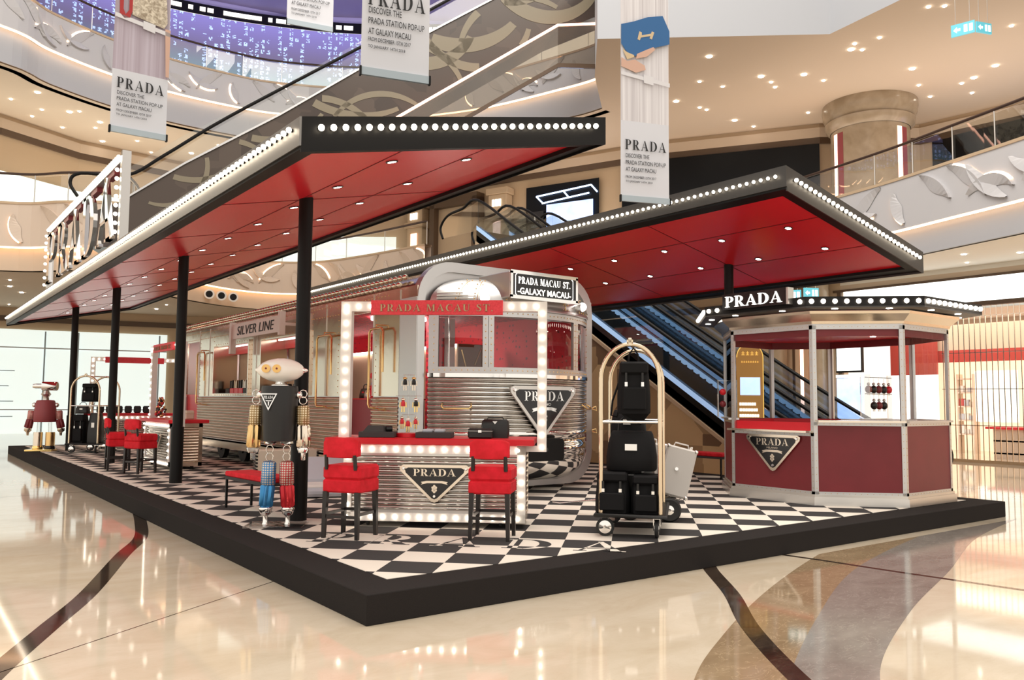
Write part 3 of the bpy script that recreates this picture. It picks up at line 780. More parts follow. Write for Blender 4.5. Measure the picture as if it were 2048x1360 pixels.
# bags inside the carriage, each a thing of its own
def bag(name, label, cat, loc, w, d, h, m_, rz=0, kind='hand', accent='gold', group=None, strap='black_leather'):
    t = thing(name, label, cat, loc, rz, group)
    mb = MB(); rows = []
    for k, (z, s, q) in enumerate(((0, .94, .98), (.03, 1, 1), (.35, 1.0, .98), (.7, .93, .8), (.93, .84, .55), (1, .78, .40))):
        rows.append([(w / 2 * s * sg * a, d / 2 * q * sg2 * b, h * z) for (sg, sg2, a, b) in ((-1, -1, 1, .7), (-1, -1, .8, 1), (1, -1, .8, 1), (1, -1, 1, .7), (1, 1, 1, .7), (1, 1, .8, 1), (-1, 1, .8, 1), (-1, 1, 1, .7))])
    mb.grid(rows, smooth=True, closed=True)
    mb.add(rows[0], [(7, 6, 5, 4, 3, 2, 1, 0)], False); mb.add(rows[-1], [tuple(range(8))], False)
    mb.build('bag_body', m_, t)
    if kind == 'pack':
        mb = MB(); mb.box(-w * .36, w * .36, -d * .66, -d * .42, h * .08, h * .50, .012); mb.build('front_pocket', m_, t)
        mb = MB(); mb.box(-w * .44, w * .44, -d * .56, d * .1, h * .76, h * .99, .02); mb.build('flap', m_, t)
        for sx in (-.25, .25):
            mb = MB(); mb.box(w * sx - .012, w * sx + .012, -d * .60, -d * .54, h * .42, h * .78); mb.build('strap', strap, t)
            mb = MB(); mb.box(w * sx - .016, w * sx + .016, -d * .62, -d * .58, h * .52, h * .60); mb.build('buckle', accent, t)
    else:
        mb = MB(); mb.tube([(-w * .28, 0, h * .95), (-w * .26, 0, h * 1.25), (-w * .12, 0, h * 1.42), (w * .12, 0, h * 1.42), (w * .26, 0, h * 1.25), (w * .28, 0, h * .95)], .009, 6)
        mb.build('handle', strap, t)
        mb = MB(); mb.box(-w * .12, w * .12, -d * .49, -d * .44, h * .52, h * .68); mb.build('clasp', accent, t)
    return t
sg = 'small handbags on the carriage shelf'
for (x, y, lb, m_, w, h) in ((6.80, 11.0, 'small black handbag on the carriage shelf, far left of the left nose window', 'black_leather', .26, .17),
                             (6.80, 10.1, 'two-tone grey handbag on the carriage shelf behind the left nose window', 'grey_felt', .34, .22),
                             (6.80, 17.5, 'black handbag on the carriage shelf seen through the open door, at the left', 'black_leather', .34, .22),
                             (6.80, 16.5, 'open-topped black and white handbag on the carriage shelf in the doorway', 'black_leather', .40, .26)):
    bag('handbag', lb, 'bag', (x, y, 2.702), w, .16, h, m_, R(-60), group=sg)
bag('red_backpack', 'red backpack with black and blue straps on the cabinet in the carriage door', 'backpack', (4.02, 7.42, 1.522), .42, .22, .46, 'red_velvet', R(-75), 'pack', 'blue_foil')
bag('handbag', 'black handbag at the left end of the carriage door cabinet', 'bag', (3.98, 7.95, 1.522), .26, .14, .18, 'black_leather', R(-80), accent='red_top')
bag('handbag', 'black handbag with pale clasp below the red backpack in the doorway', 'bag', (3.93, 7.05, 1.522), .24, .14, .17, 'black_leather', R(-80), accent='steel')
bag('handbag', 'grey handbag in the middle of the carriage door cabinet', 'bag', (3.92, 7.68, 1.522), .22, .12, .15, 'satin', R(-80))
# goods in the side windows
bag('red_backpack', 'red and white backpack leaning at the right of the second carriage window', 'backpack', (3.85, 13.2, 1.622), .42, .2, .52, 'red_velvet', R(-80), 'pack', 'white_paint')
for i in range(5):
    t = thing('display_box', ('black display box with trinkets, nearest the red backpack', 'red display box next to the black one nearest the backpack', 'red display box in the middle of the row', 'red display box second from the left end of the row', 'black display box with trinkets at the far left end of the row')[i] + ' on the sill', 'box', (3.83, 13.65 + .32 * i, 1.622), R(-90), 'red display boxes on the sill')
    mb = MB(); mb.box(-.14, .14, -.12, .12, 0, .13, .006); mb.build('box_body', 'red_top' if i not in (0, 4) else 'black', t)
    mb = MB(); mb.box(-.10, -.06, -.03, .03, .13, .32); mb.box(.0, .04, -.03, .03, .13, .30); mb.box(.07, .1, -.03, .03, .13, .33); mb.build('trinket', 'champagne' if i % 2 else 'black_leather', t)
for i in range(3):
    t = thing('small_bag', ('right', 'middle', 'left')[i] + ' one of three small dark bags on the carriage window sill behind the robot head', 'bag', (3.83, 10.0 + .7 * i, 1.622), R(-90), 'small bags on the first carriage window sill')
    mb = MB(); mb.box(-.15, .15, -.08, .08, 0, .2, .02); mb.build('bag_body', 'black_leather', t)
    mb = MB(); mb.tube([(-.08, 0, .19), (-.05, 0, .28), (.05, 0, .28), (.08, 0, .19)], .008, 5); mb.build('handle', 'gold', t)
# ================================================================ counters with bulb-lined frames
def stretch_bulbs(parent, pts, r=.022, m='bulb_strong'): bulbs(parent, pts, r, m, 8)
def counter(label, loc, rz, L=2.17, D=.70, H=.965, sign=True, detailed=True):
    t = thing('bar_counter', label, 'counter', loc, rz)
    z0 = .07
    m = MB(); m.box(.02, L - .02, .03, D, z0, H); m.build('cabinet', 'steel', t)
    rows = []; n = 12
    for j in range(n * 5 + 1):
        z = z0 + .13 + (H - z0 - .26) * j / (n * 5); d = .026 * abs(math.sin(math.pi * j / 5)) ** .8
        rows.append([(.10, .03 - d, z), (L - .10, .03 - d, z)])
    m = MB(); m.grid(rows); m.build('corrugated_front', 'ribbed', t)
    for sx, nx in ((.02, -1), (L - .02, 1)):
        rows = []
        for j in range(n * 5 + 1):
            z = z0 + .08 + (H - z0 - .16) * j / (n * 5); d = .02 * abs(math.sin(math.pi * j / 5)) ** .8
            rows.append([(sx + nx * d, .10, z), (sx + nx * d, D - .08, z)])
        m = MB(); m.grid(rows); m.build('corrugated_end', 'champagne', t)
    m = MB(); w = .10
    for (a, b, c, d) in ((0, L, z0, z0 + w), (0, L, H - w, H), (0, w, z0, H), (L - w, L, z0, H)): m.box(a, b, -.015, .035, c, d)
    m.build('front_border', 'white_paint', t)
    for x in (0.0, L - .02):
        m = MB(); m.box(x, x + .02, .03, .11, z0, H); m.box(x, x + .02, D - .08, D, z0, H); m.box(x, x + .02, .03, D, z0, z0 + .08); m.box(x, x + .02, .03, D, H - .08, H); m.build('end_border', 'champagne', t)
    P = [(x * .145 + .05, -.028, zz) for zz in (z0 + .05, H - .05) for x in range(int((L - .1) / .145) + 1)]
    P += [(x, -.028, z0 + .05 + .14 * i) for x in (.05, L - .05) for i in range(1, 6)]
    stretch_bulbs(t, P)
    # counter top
    m = MB(); m.box(-.22, L + .10, -.07, D + .10, H + .005, H + .08, .008); m.build('counter_top', 'red_top', t)
    # frame
    fy = .10; x0, x1, zt = -.10, L + .13, 2.69
    m = MB(); m.box(x0, x0 + .13, fy, fy + .12, H + .08, zt); m.build('frame_post', 'white_paint', t)
    m = MB(); m.box(x1, x1 + .11, fy, fy + .12, .895, zt); m.box(L - .02, x1, fy, fy + .12, .895, .963); m.build('frame_post', 'white_paint', t)
    m = MB(); m.box(x0 + .13, x1, fy, fy + .12, zt - .12, zt); m.build('frame_beam', 'white_paint', t)
    P = [(x0 + .065, fy - .012, 1.12 + .145 * i) for i in range(11)] + [(x1 + .055, fy - .012, .95 + .145 * i) for i in range(12)] + [(x0 + .065 + .15 * i, fy - .012, zt - .06) for i in range(3)] + [(x1 - .02 - .15 * i, fy - .012, zt - .06) for i in range(3)]
    stretch_bulbs(t, P, .021)
    # sign board
    m = MB(); m.box(.28, 1.88, fy - .05, fy + .005, 2.525, 2.70); m.build('sign_board', 'red_sign', t)
    if sign:
        m = MB(); serif(m, 'PRADA MACAU ST.', (1.08, fy - .05, 2.565), (1, 0, 0), (0, 0, 1), (0, -1, 0), 1.38, .085, .012, sp=.14)
        m.build('sign_lettering', 'bronze', t)
        emblem(t, (1.10, -.015, .735), (1, 0, 0), (0, -1, 0), .84, .44, 'champagne', 'black_gloss', 'champagne', world=False)
    # castors
    for x in (.28, L - .30):
        for y in (.12, D - .12):
            m = MB(); m.cyl((x - .012, y, .033), (x + .012, y, .033), .033, n=14); m.box(x - .02, x + .02, y - .025, y + .02, .045, z0); m.build('castor', 'rubber', t)
    return t
CA = math.atan2(-.653, .757)
c1 = counter('silver corrugated counter with bulb frame and red top, nearest the platform corner', (1.361, 3.314, 0), CA)
c2 = counter('silver corrugated counter with bulb frame behind the second black pole', (1.72, 14.5, 0), R(-90), L=2.17, D=.66)
c3 = counter('silver counter with bulb frame at the far end of the platform', (1.75, 20.9, 0), R(-12), sign=False)
def CW(x, y, z, c=c1): return c.matrix_basis @ Vector((x, y, z)) if False else (Matrix.Translation(c.location) @ c.rotation_euler.to_matrix().to_4x4()) @ Vector((x, y, z))

# ---------------------------------------------------------------- things on the near counter
HT = 1.047
def tray(label, x, y, rz, inner):
    t = thing('display_tray', label, 'tray', CW(x, y, HT), CA + rz)
    m = MB(); m.box(-.215, .215, -.14, .14, 0, .065, .004); m.build('tray_body', 'grey_felt', t)
    if inner == 'pillow':
        m = MB(); m.add([(-.17, -.10, .066), (.08, -.10, .066), (.14, .11, .066), (-.17, .11, .066), (-.12, -.04, .14), (.06, -.04, .14), (.10, .06, .13), (-.12, .06, .13)],
                        [(0, 1, 5, 4), (1, 2, 6, 5), (2, 3, 7, 6), (3, 0, 4, 7), (4, 5, 6, 7)]); m.build('display_wedge', 'grey_felt', t)
        m = MB(); m.cyl((.10, -.02, .10), (.17, .0, .10), .036, n=16); m.build('watch_roll', 'black_leather', t)
    else:
        m = MB()
        for sx in (-.085, .06): m.box(sx - .06, sx + .06, -.07, .07, .065, .10, .01)
        m.build('cushion', 'banner_grey', t)
    return t
tray('charcoal felt tray with a raised wedge on the left of the near red counter top', .36, .22, .05, 'pillow')
tray('charcoal felt tray with two pale grey cushions in the middle of the near counter', 1.06, .20, .0, 'cush')
bx = thing('small_case', 'small black hard case at the front right of the near red counter top', 'case', CW(1.62, .14, HT), CA)
m = MB(); m.box(-.145, .145, -.07, .07, 0, .12, .015); m.build('case_body', 'black_leather', bx)
m = MB(); m.box(-.15, .15, -.074, .074, .086, .09); m.build('lid_line', 'steel', bx)
m = MB(); m.box(-.02, .02, -.085, -.068, .07, .10); m.build('clasp', 'chrome', bx)
bx = thing('black_handbag', 'rounded black handbag standing behind the small black case on the near counter', 'bag', CW(1.78, .34, HT), CA)
m = MB(); rows = []
for (z, s, q) in ((0, .95, 1), (.04, 1, 1), (.15, 1, .9), (.20, .95, .7), (.225, .8, .4)):
    rows.append([(.17 * s * a, .06 * q * b, z) for a, b in ((-1, -.5), (-.9, -1), (.9, -1), (1, -.5), (1, .5), (.9, 1), (-.9, 1), (-1, .5))])
m.grid(rows, closed=True); m.add(rows[-1], [tuple(range(8))]); m.build('bag_body', 'black_leather', bx)
m = MB(); m.add([(-.03, -.063, .20), (.03, -.063, .20), (0, -.066, .165)], [(0, 1, 2)]); m.build('badge', 'steel', bx)
m = MB(); m.tube([(-.10, 0, .215), (-.09, 0, .245), (.09, 0, .245), (.10, 0, .215)], .008, 6); m.build('handle', 'black_leather', bx)

# charm stand: red round base, clear rods, hanging robot charms
cs = thing('charm_stand', 'clear three-tier charm stand on a round red base on the near counter', 'stand', CW(.70, .36, HT), CA)
m = MB(); m.lathe([(.155, 0), (.155, .042), (.15, .045)], n=32); m.build('base', 'red_top', cs)
m = MB(); m.cyl((0, 0, .045), (0, 0, .78), .007, n=8); m.build('rod', 'acrylic', cs)
for z, w in ((.76, .07), (.50, .16), (.27, .08)):
    m = MB(); m.cyl((-w, 0, z), (w, 0, z), .005, n=8); m.build('hanging_bar', 'acrylic', cs)
def charm(label, x, z, body, head, legs, s=1.0, grp='robot charms hanging on the clear stand'):
    p = CW(.70, .36, HT) + Vector((0, 0, z)); d = Vector((math.cos(CA), math.sin(CA), 0)) * x
    t = thing('robot_charm', label, 'charm', p + d + Vector((0, -.012, 0)), CA, grp)
    m = MB(); m.sphere((0, 0, -.03 * s), .018 * s, 10, 6, (1.25, .8, .8)); m.build('head', head, t)
    m = MB(); m.lathe([(.016 * s, -.095 * s), (.020 * s, -.09 * s), (.017 * s, -.047 * s), (.008 * s, -.044 * s)], n=12); m.build('body', body, t)
    for sx in (-1, 1):
        m = MB(); m.cyl((sx * .010 * s, 0, -.095 * s), (sx * .011 * s, 0, -.15 * s), .007 * s, n=8); m.build('leg', legs, t)
        m = MB(); m.cyl((sx * .026 * s, 0, -.055 * s), (sx * .030 * s, 0, -.105 * s), .007 * s, n=8); m.build('arm', legs, t)
    m = MB(); m.tube([(0, 0, -.02 * s), (.006, 0, -.008), (0, 0, .004), (-.006, 0, -.008)], .002, 5); m.build('ring', 'gold', t)
charm('black and gold robot charm at the top left of the clear stand', -.055, .755, 'black_leather', 'gold', 'champagne', 1.25)
charm('black and gold robot charm at the top right of the clear stand', .055, .755, 'black_leather', 'gold', 'champagne', 1.25)
charm('pink bodied robot charm on the middle tier, left of the rod', -.075, .495, 'red_sign', 'champagne', 'gold_bright', 1.3)
charm('black bodied robot charm with blue arm on the middle tier, right of the rod', .085, .495, 'black_leather', 'chrome', 'gold_bright', 1.3)
charm('small pink robot charm at the lower left of the clear stand', -.085, .265, 'red_sign', 'champagne', 'gold', 1.15)
charm('small pink robot charm at the lower middle of the clear stand', -.01, .250, 'red_sign', 'white_gloss', 'gold_bright', 1.3)
charm('small pink robot charm at the lower right of the clear stand', .085, .260, 'red_sign', 'champagne', 'gold', 1.1)

# goods on the second and third counter
fl = thing('charm_cluster', 'heap of colourful charms on a stand on the second counter', 'charms', CW(.32, .25, HT, c2))
props(fl, kind='stuff')
m = MB(); random.seed(3)
for i in range(90):
    a = random.random() * 6.28; z = random.random() * .42; r = .16 * (1 - z / .55) * random.random() ** .5
    m.cur = random.randrange(4); m.sphere((r * math.cos(a), r * math.sin(a), z + .03), .028, 7, 5)
m.build('charms', ['gold', 'red_sign', 'black_leather', 'pale_maroon'], fl)
tb = thing('pale_pink_case', 'pale pink small case at the near end of the second red counter top', 'case', CW(1.92, .42, HT, c2), R(-90))
m = MB(); m.box(-.12, .12, -.09, .09, 0, .19, .02); m.build('case_body', 'banner_grey' if False else 'cream_case', tb)
m = MB(); m.box(-.125, .125, -.095, .095, .12, .125); m.build('lid_line', 'gold', tb)
for i in range(7):
    b = thing('dark_bag', 'small dark bag in the row on the far counter, ' + ('leftmost', 'second from left', 'third from left', 'in the middle', 'third from right', 'second from right', 'rightmost')[i], 'bag', CW(.2 + .25 * i, .3, HT, c3), R(-12), 'row of dark bags on the far counter')
    m = MB(); m.box(-.10, .10, -.07, .07, 0, .21, .03); m.build('bag_body', 'black_leather', b)

# ================================================================ bar stools
def stool(label, loc, rz, group='red velvet bar stools'):
    t = thing('bar_stool', label, 'bar stool', loc, rz, group)
    a = .195
    m = MB(); m.box(-.232, .232, -.212, .222, .49, .632, .018); m.build('seat_skirt', 'red_velvet', t)
    m = MB(); m.box(-.235, .235, -.215, .230, .628, .785, .03); m.build('seat', 'red_velvet', t)
    # curved backrest
    rows = []
    for (z, off) in ((.865, 0), (.88, .012), (1.05, .012), (1.065, 0)):
        pass
    N = 10; V_ = []
    def bp(x, z, o):
        return (x, -.245 + .05 * (x / .22) ** 2 + o, z)
    prof = [(.868, -.018), (.875, -.030), (1.06, -.030), (1.075, -.018), (1.075, .018), (1.06, .030), (.875, .030), (.868, .018)]
    rows = [[bp(-.215 + .43 * i / N, z - (.03 * abs(-1 + 2 * i / N) ** 6 if z > 1 else -.02 * abs(-1 + 2 * i / N) ** 6), o) for (z, o) in prof] for i in range(N + 1)]
    m = MB(); m.grid(rows, closed=True); m.add(rows[0], [tuple(range(8))], False); m.add(rows[-1], [tuple(range(7, -1, -1))], False); m.build('backrest', 'red_velvet', t)
    for sx in (-1, 1):
        m = MB(); m.cyl((sx * (a - .015), -.212, .74), (sx * (a - .02), -.232, .90), .022, n=8); m.build('back_post', 'black_wood', t)
        for sy in (-1, 1):
            m = MB(); x, y = sx * a, sy * (a - .005)
            m.add([(x - .026, y - .026, .50), (x + .026, y - .026, .50), (x + .026, y + .026, .50), (x - .026, y + .026, .50),
                   (x * 1.06 - .019, y * 1.06 - .019, 0), (x * 1.06 + .019, y * 1.06 - .019, 0), (x * 1.06 + .019, y * 1.06 + .019, 0), (x * 1.06 - .019, y * 1.06 + .019, 0)],
                  [(0, 1, 2, 3), (7, 6, 5, 4), (0, 4, 5, 1), (1, 5, 6, 2), (2, 6, 7, 3), (3, 7, 4, 0)])
            m.build('leg', 'black_wood', t)
    for (p, q) in (((-a, -a, .235), (a, -a, .235)), ((-a, a, .27), (a, a, .27)), ((-a, -a, .26), (-a, a, .26)), ((a, -a, .26), (a, a, .26))):
        m = MB(); dx = .014 if p[0] == q[0] else 0; dy = .014 if dx == 0 else 0
        m.box(min(p[0], q[0]) - dx, max(p[0], q[0]) + dx, min(p[1], q[1]) - dy, max(p[1], q[1]) + dy, p[2] - .016, p[2] + .016); m.build('stretcher', 'black_wood', t)
    return t
st0 = stool('red velvet bar stool on the left in front of the near counter', (1.108, 2.589, 0), math.atan2(.55, .84) - R(90))
dup(st0, (2.341, 1.627, 0), math.atan2(.70, .72) - R(90), 'red velvet bar stool on the right in front of the near counter')
dup(st0, (1.06, 11.95, 0), R(-65), 'red velvet bar stool between the second and third black poles, nearer one')
dup(st0, (.86, 13.0, 0), R(-95), 'red velvet bar stool half hidden behind another between two black poles')

# ================================================================ robots on clear stands
def grid_mat(name, a, b):
    m, nt, bs = node_mat(name, .22, .35)
    tc = nt.nodes.new('ShaderNodeTexCoord'); br = nt.nodes.new('ShaderNodeTexBrick'); mp = nt.nodes.new('ShaderNodeMapping')
    mp.inputs['Rotation'].default_value = (R(90), 0, 0)
    br.offset = 0; br.inputs['Scale'].default_value = 1; br.inputs['Brick Width'].default_value = .028; br.inputs['Row Height'].default_value = .028; br.inputs['Mortar Size'].default_value = .005
    br.inputs['Color1'].default_value = (*b, 1); br.inputs['Color2'].default_value = (*b, 1); br.inputs['Mortar'].default_value = (*a, 1)
    nt.links.new(tc.outputs['Object'], mp.inputs[0]); nt.links.new(mp.outputs[0], br.inputs['Vector']); nt.links.new(br.outputs['Color'], bs.inputs['Base Color'])
    return m
MT['grid_blue'] = grid_mat('blue_mirror_tiles', (.02, .20, .50), (.62, .58, .50))
MT['grid_red'] = grid_mat('red_mirror_tiles', (.45, .01, .02), (.66, .58, .50))
MT['grid_gold'] = grid_mat('gold_mirror_tiles', (.30, .18, .06), (.85, .72, .48))

def fluted(mb, p, q, r0, r1, n=10, depth=.12, cap=True):
    """fluted tapering limb between two points"""
    p, q = Vector(p), Vector(q); d = (q - p).normalized(); a = d.orthogonal().normalized(); b = d.cross(a); K = n * 4; rows = []
    for t in (0, .08, .5, .92, 1):
        r = r0 + (r1 - r0) * t; r *= .8 if t in (0, 1) else 1
        rows.append([p + (q - p) * t + (a * math.cos(2 * math.pi * k / K) + b * math.sin(2 * math.pi * k / K)) * r * (1 - depth * (.5 - .5 * math.cos(2 * math.pi * k / 4))) for k in range(K)])
    mb.grid(rows, closed=True); mb.add(rows[0], [tuple(range(K))], False); mb.add(rows[-1], [tuple(range(K - 1, -1, -1))], False)
rb = thing('robot_sculpture', 'robot sculpture with white spindle head and black barrel body by the nearest pole', 'sculpture', (.725, 3.76, 0), math.atan2(-.653, .757) + R(8))
m = MB(); m.box(-.34, .34, -.22, .24, .0, .022, .004); m.build('base_plate', 'acrylic', rb)
rows = [(.0, -.275), (.014, -.268), (.018, -.255), (.045, -.235), (.085, -.19), (.118, -.12), (.135, -.03), (.136, .04), (.122, .12), (.095, .185), (.06, .23), (.022, .258), (.018, .272), (.0, .28)]
rows = [(a * 1.06, b * 1.1) for a, b in rows]; m = MB(); m.lathe(rows[1:-1], (0, 0, 1.84), 32, 'x'); m.build('head', 'white_gloss', rb)
m = MB(); m.lathe([(.066, .248), (.026, .284), (.020, .31), (.004, .325)], (0, 0, 1.84), 24, 'x'); m.build('nose_tip', 'chrome', rb)
for x in (-.145, -.02):
    m = MB(); m.cyl((x, -.10, 1.85), (x + .004, -.150, 1.855), .050, n=24); m.cur = 1; m.cyl((x + .004, -.146, 1.855), (x + .005, -.157, 1.856), .012, n=16); m.build('eye', ['eye_gold', 'maroon'], rb)
m = MB(); m.lathe([(.10, 1.655), (.10, 1.665), (.06, 1.675), (.05, 1.705)], n=24); m.build('neck', 'chrome', rb)
m = MB(); m.lathe([(.185, 1.0), (.20, 1.005), (.208, 1.30), (.212, 1.62), (.205, 1.65), (.19, 1.652)], n=40); m.build('body', 'black_leather', rb)
m = MB(); ex = Vector((1, 0, 0)); cx = Vector((-.085, -.206, 1.56)); exx = Vector((.97, .0, 0)).normalized()
P = [(-.105, 0), (.105, 0), (0, -.20)]; Q = [(-.085, -.012), (.085, -.012), (0, -.172)]
for i in range(3):
    j = (i + 1) % 3; m.prism([P[i], P[j], Q[j], Q[i]], cx, (.94, -.02, 0), (0, 0, 1), (0, -1, 0), 0, .012)
serif(m, 'PRADA', cx + Vector((0, 0, -.062)), (.94, -.02, 0), (0, 0, 1), (0, -1, 0), .115, .035, .008)
m.prism([(-.04, -.08), (.04, -.08), (.03, -.09), (-.03, -.09)], cx, (.94, -.02, 0), (0, 0, 1), (0, -1, 0), 0, .008)
m.prism([(-.008, -.095), (.008, -.095), (.006, -.14), (-.006, -.14)], cx, (.94, -.02, 0), (0, 0, 1), (0, -1, 0), 0, .008)
m.build('chest_badge', 'chrome', rb)
for sx, sh_ in ((-1, 'ring'), (1, 'ball')):
    x = sx * .275
    m = MB()
    for k, z in enumerate((1.56, 1.48)):
        m.tube([(x + .045 * math.cos(a_ * math.pi / 8), 0, z + .045 * math.sin(a_ * math.pi / 8)) for a_ in range(16)], .006, 6, closed=True)
    m.build('link', 'chrome', rb)
    m = MB(); m.sphere((sx * .225, -.02, 1.545), .045, 14, 8); m.build('shoulder', 'chrome', rb)
    m = MB(); fluted(m, (x, 0, 1.42), (x + sx * .01, 0, 1.19), .075, .078, 8, .10); m.build('upper_arm', 'grid_gold', rb)
    m = MB(); fluted(m, (x + sx * .01, 0, 1.19), (x + sx * .02, 0, .92), .078, .085, 8, .22); m.build('forearm', 'gold' if sx < 0 else 'champagne', rb)
    m = MB(); m.lathe([(.07, .92), (.075, .91), (.06, .86), (.03, .855), (.028, .78), (.02, .77)], (x + sx * .02, 0, 0), 20); m.build('hand', 'acrylic' if sx < 0 else 'chrome', rb)
    # legs
    xl = sx * .10; xb = sx * .13
    m = MB(); m.lathe([(.07, .995), (.075, .97), (.05, .955), (.02, .95)], (xl, 0, 0), 18); m.build('hip', 'chrome', rb)
    m = MB()
    for z in (.90, .81):
        m.tube([(xl + .042 * math.cos(a_ * math.pi / 8), 0, z + .048 * math.sin(a_ * math.pi / 8)) for a_ in range(16)], .005, 6, closed=True)
    m.build('link', 'chrome', rb)
    m = MB(); fluted(m, (xl, 0, .755), (xl + sx * .01, 0, .48), .085, .088, 8, .08); m.build('thigh', 'grid_blue' if sx < 0 else 'grid_red', rb)
    m = MB(); fluted(m, (xl + sx * .01, 0, .48), (xb, 0, .22), .088, .082, 8, .25); m.build('shin', 'blue_foil' if sx < 0 else 'red_foil', rb)
    m = MB(); m.lathe([(.075, .22), (.08, .205), (.06, .14), (.03, .12), (.028, .05), (.035, .022)], (xb, 0, 0), 20); m.build('foot', 'chrome', rb)

r2 = thing('robot_sculpture', 'robot sculpture with flat silver head and pink body at the far left platform end', 'sculpture', (.50, 20.55, 0), R(-25)); r2.scale = (.92, .92, .94)
m = MB(); m.box(-.45, .30, -.25, .25, 0, .06, .01); m.build('base_plate', 'gold_bright', r2)
m = MB(); m.lathe([(.06, -.37), (.07, -.30), (.07, -.12), (.13, -.11), (.13, .30), (.12, .31)], (0, 0, 1.92), 24, 'x'); m.build('head', 'chrome', r2)
m = MB(); m.lathe([(.09, 1.50), (.08, 1.60), (.11, 1.64), (.14, 1.68), (.11, 1.72), (.07, 1.79)], n=20); m.build('neck', 'steel', r2)
m = MB(); m.lathe([(.30, .86), (.315, .88), (.31, 1.15), (.26, 1.46), (.23, 1.50), (.1, 1.51)], n=32); m.build('body', 'pale_maroon', r2)
for sx in (-1, 1):
    m = MB(); m.sphere((sx * .31, 0, 1.36), .07, 12, 8); m.build('shoulder', 'chrome', r2)
    m = MB(); fluted(m, (sx * .38, 0, 1.20), (sx * .40, 0, .94), .10, .10, 8, .1); m.build('upper_arm', 'grid_red', r2)
    m = MB(); fluted(m, (sx * .40, 0, .94), (sx * .46, 0, .68), .11, .12, 8, .2); m.build('forearm', 'maroon', r2)
    m = MB(); m.lathe([(.10, .68), (.10, .60), (.04, .55), (.03, .46)], (sx * .46, 0, 0), 16); m.build('hand', 'champagne', r2)
    m = MB(); m.cyl((sx * .16, 0, .56), (sx * .15, 0, .88), .05, n=14); m.build('hip', 'acrylic', r2)
    m = MB(); m.cyl((sx * .17, 0, .56), (sx * .17, 0, .14), .13, .13, n=24); m.build('leg', 'champagne' if sx < 0 else 'gold', r2)
    m = MB(); m.lathe([(.14, .06), (.15, .10), (.13, .16)], (sx * .17, 0, 0), 24); m.build('foot', 'gold_bright' if sx < 0 else 'black_gloss', r2)

# ================================================================ luggage carts
def cart(label, loc, rz, W=.65, L=1.15, H=2.16):
    t = thing('luggage_cart', label, 'luggage cart', loc, rz)
    w = W / 2
    m = MB(); m.box(-w - .06, w + .06, -.06, L + .06, .225, .255, .008); m.build('deck', 'black', t)
    m = MB(); m.tube([(-w - .06, -.06, .24), (w + .06, -.06, .24), (w + .06, L + .06, .24), (-w - .06, L + .06, .24)], .022, 8, closed=True); m.build('bumper', 'rubber', t)
    for y in (0, L):
        P = [(-w, y, .25), (-w, y, H - .42)] + [(-w * math.cos(R(9 * i)), y + (L / 2 - y) * .0, H - .42 + .40 * math.sin(R(9 * i))) for i in range(1, 20)] + [(w, y, H - .42), (w, y, .25)]
        m = MB(); m.tube(P, .026, 12); m.build('arch_tube', 'brass_tube', t)
        m = MB(); m.cyl((-w, y, 1.27), (w, y, 1.27), .017, n=10); m.build('cross_bar', 'chrome', t)
    m = MB(); m.cyl((0, 0, H - .02), (0, L, H - .02), .014, n=8); m.build('top_rail', 'brass_tube', t)
    m = MB(); m.box(-.02, .02, -.03, .0, H - .04, H + .05, .004); m.box(-.035, .035, -.03, 0, H + .0, H + .03); m.build('hook', 'brass_tube', t)
    for sx in (-1, 1):
        m = MB(); m.cyl((sx * w, 0, 1.27), (sx * w, L, 1.27), .014, n=8); m.build('side_bar', 'chrome', t)
        for y in (.06, L - .06):
            x = sx * (w - .04)
            ax_ = 'y' if sx < 0 else 'x'; m = MB(); m.lathe([(.086, -.022), (.102, -.018), (.102, .018), (.086, .022)], (x, y, .102), 24, ax_); wh = m.build('wheel', 'rubber', t)
            m = MB(); m.lathe([(.02, -.030), (.072, -.024), (.072, .024), (.02, .030)], (x, y, .102), 20, ax_); m.build('hub', 'chrome', wh)
            m = MB(); m.box(x - .04, x - .032, y - .02, y + .03, .08, .225); m.box(x + .032, x + .04, y - .02, y + .03, .08, .225); m.box(x - .04, x + .04, y - .03, y + .03, .205, .225); m.build('fork', 'chrome', t)
    return t
A1 = math.atan2(-.75, .66)
k1 = cart('brass luggage cart loaded with black bags, in front of the train nose', (3.615, .785, 0), A1)
def KW(x, y, z, k=k1): return (Matrix.Translation(k.location) @ k.rotation_euler.to_matrix().to_4x4()) @ Vector((x, y, z))
bag('duffel_bag', 'black nylon bag with two buckles at the left front of the near luggage cart', 'bag', KW(-.205, .20, .257), .38, .38, .46, 'black_cloth', A1, 'pack', 'chrome')
bag('duffel_bag', 'black nylon bag with two buckles at the right front of the near luggage cart', 'bag', KW(.165, .20, .257), .33, .36, .43, 'black_cloth', A1, 'pack', 'chrome')
bag('duffel_bag', 'large black bag lying across the two front bags on the near luggage cart', 'bag', KW(.0, .30, .722), .56, .40, .44, 'black_cloth', A1, 'hand', 'chrome')
bag('black_case', 'tall black case standing at the rear of the near luggage cart', 'bag', KW(-.02, .80, .257), .52, .40, .78, 'black_leather', A1, 'pack', 'steel')
bag('black_case', 'black holdall resting on the tall case on the near luggage cart', 'bag', KW(-.08, .80, 1.04), .40, .3, .36, 'black_cloth', A1, 'hand', 'steel')
hb = bag('hanging_backpack', 'black backpack with two silver buckles hanging in the near luggage cart', 'backpack', KW(.02, .30, 1.36), .37, .24, .60, 'black_cloth', A1 + .12, 'pack', 'chrome')
m = MB(); m.tube([(-.06, 0, .58), (-.05, .0, .68), (0, 0, .76), (.05, 0, .68), (.06, 0, .58)], .012, 6); m.build('top_loop', 'black_cloth', hb)
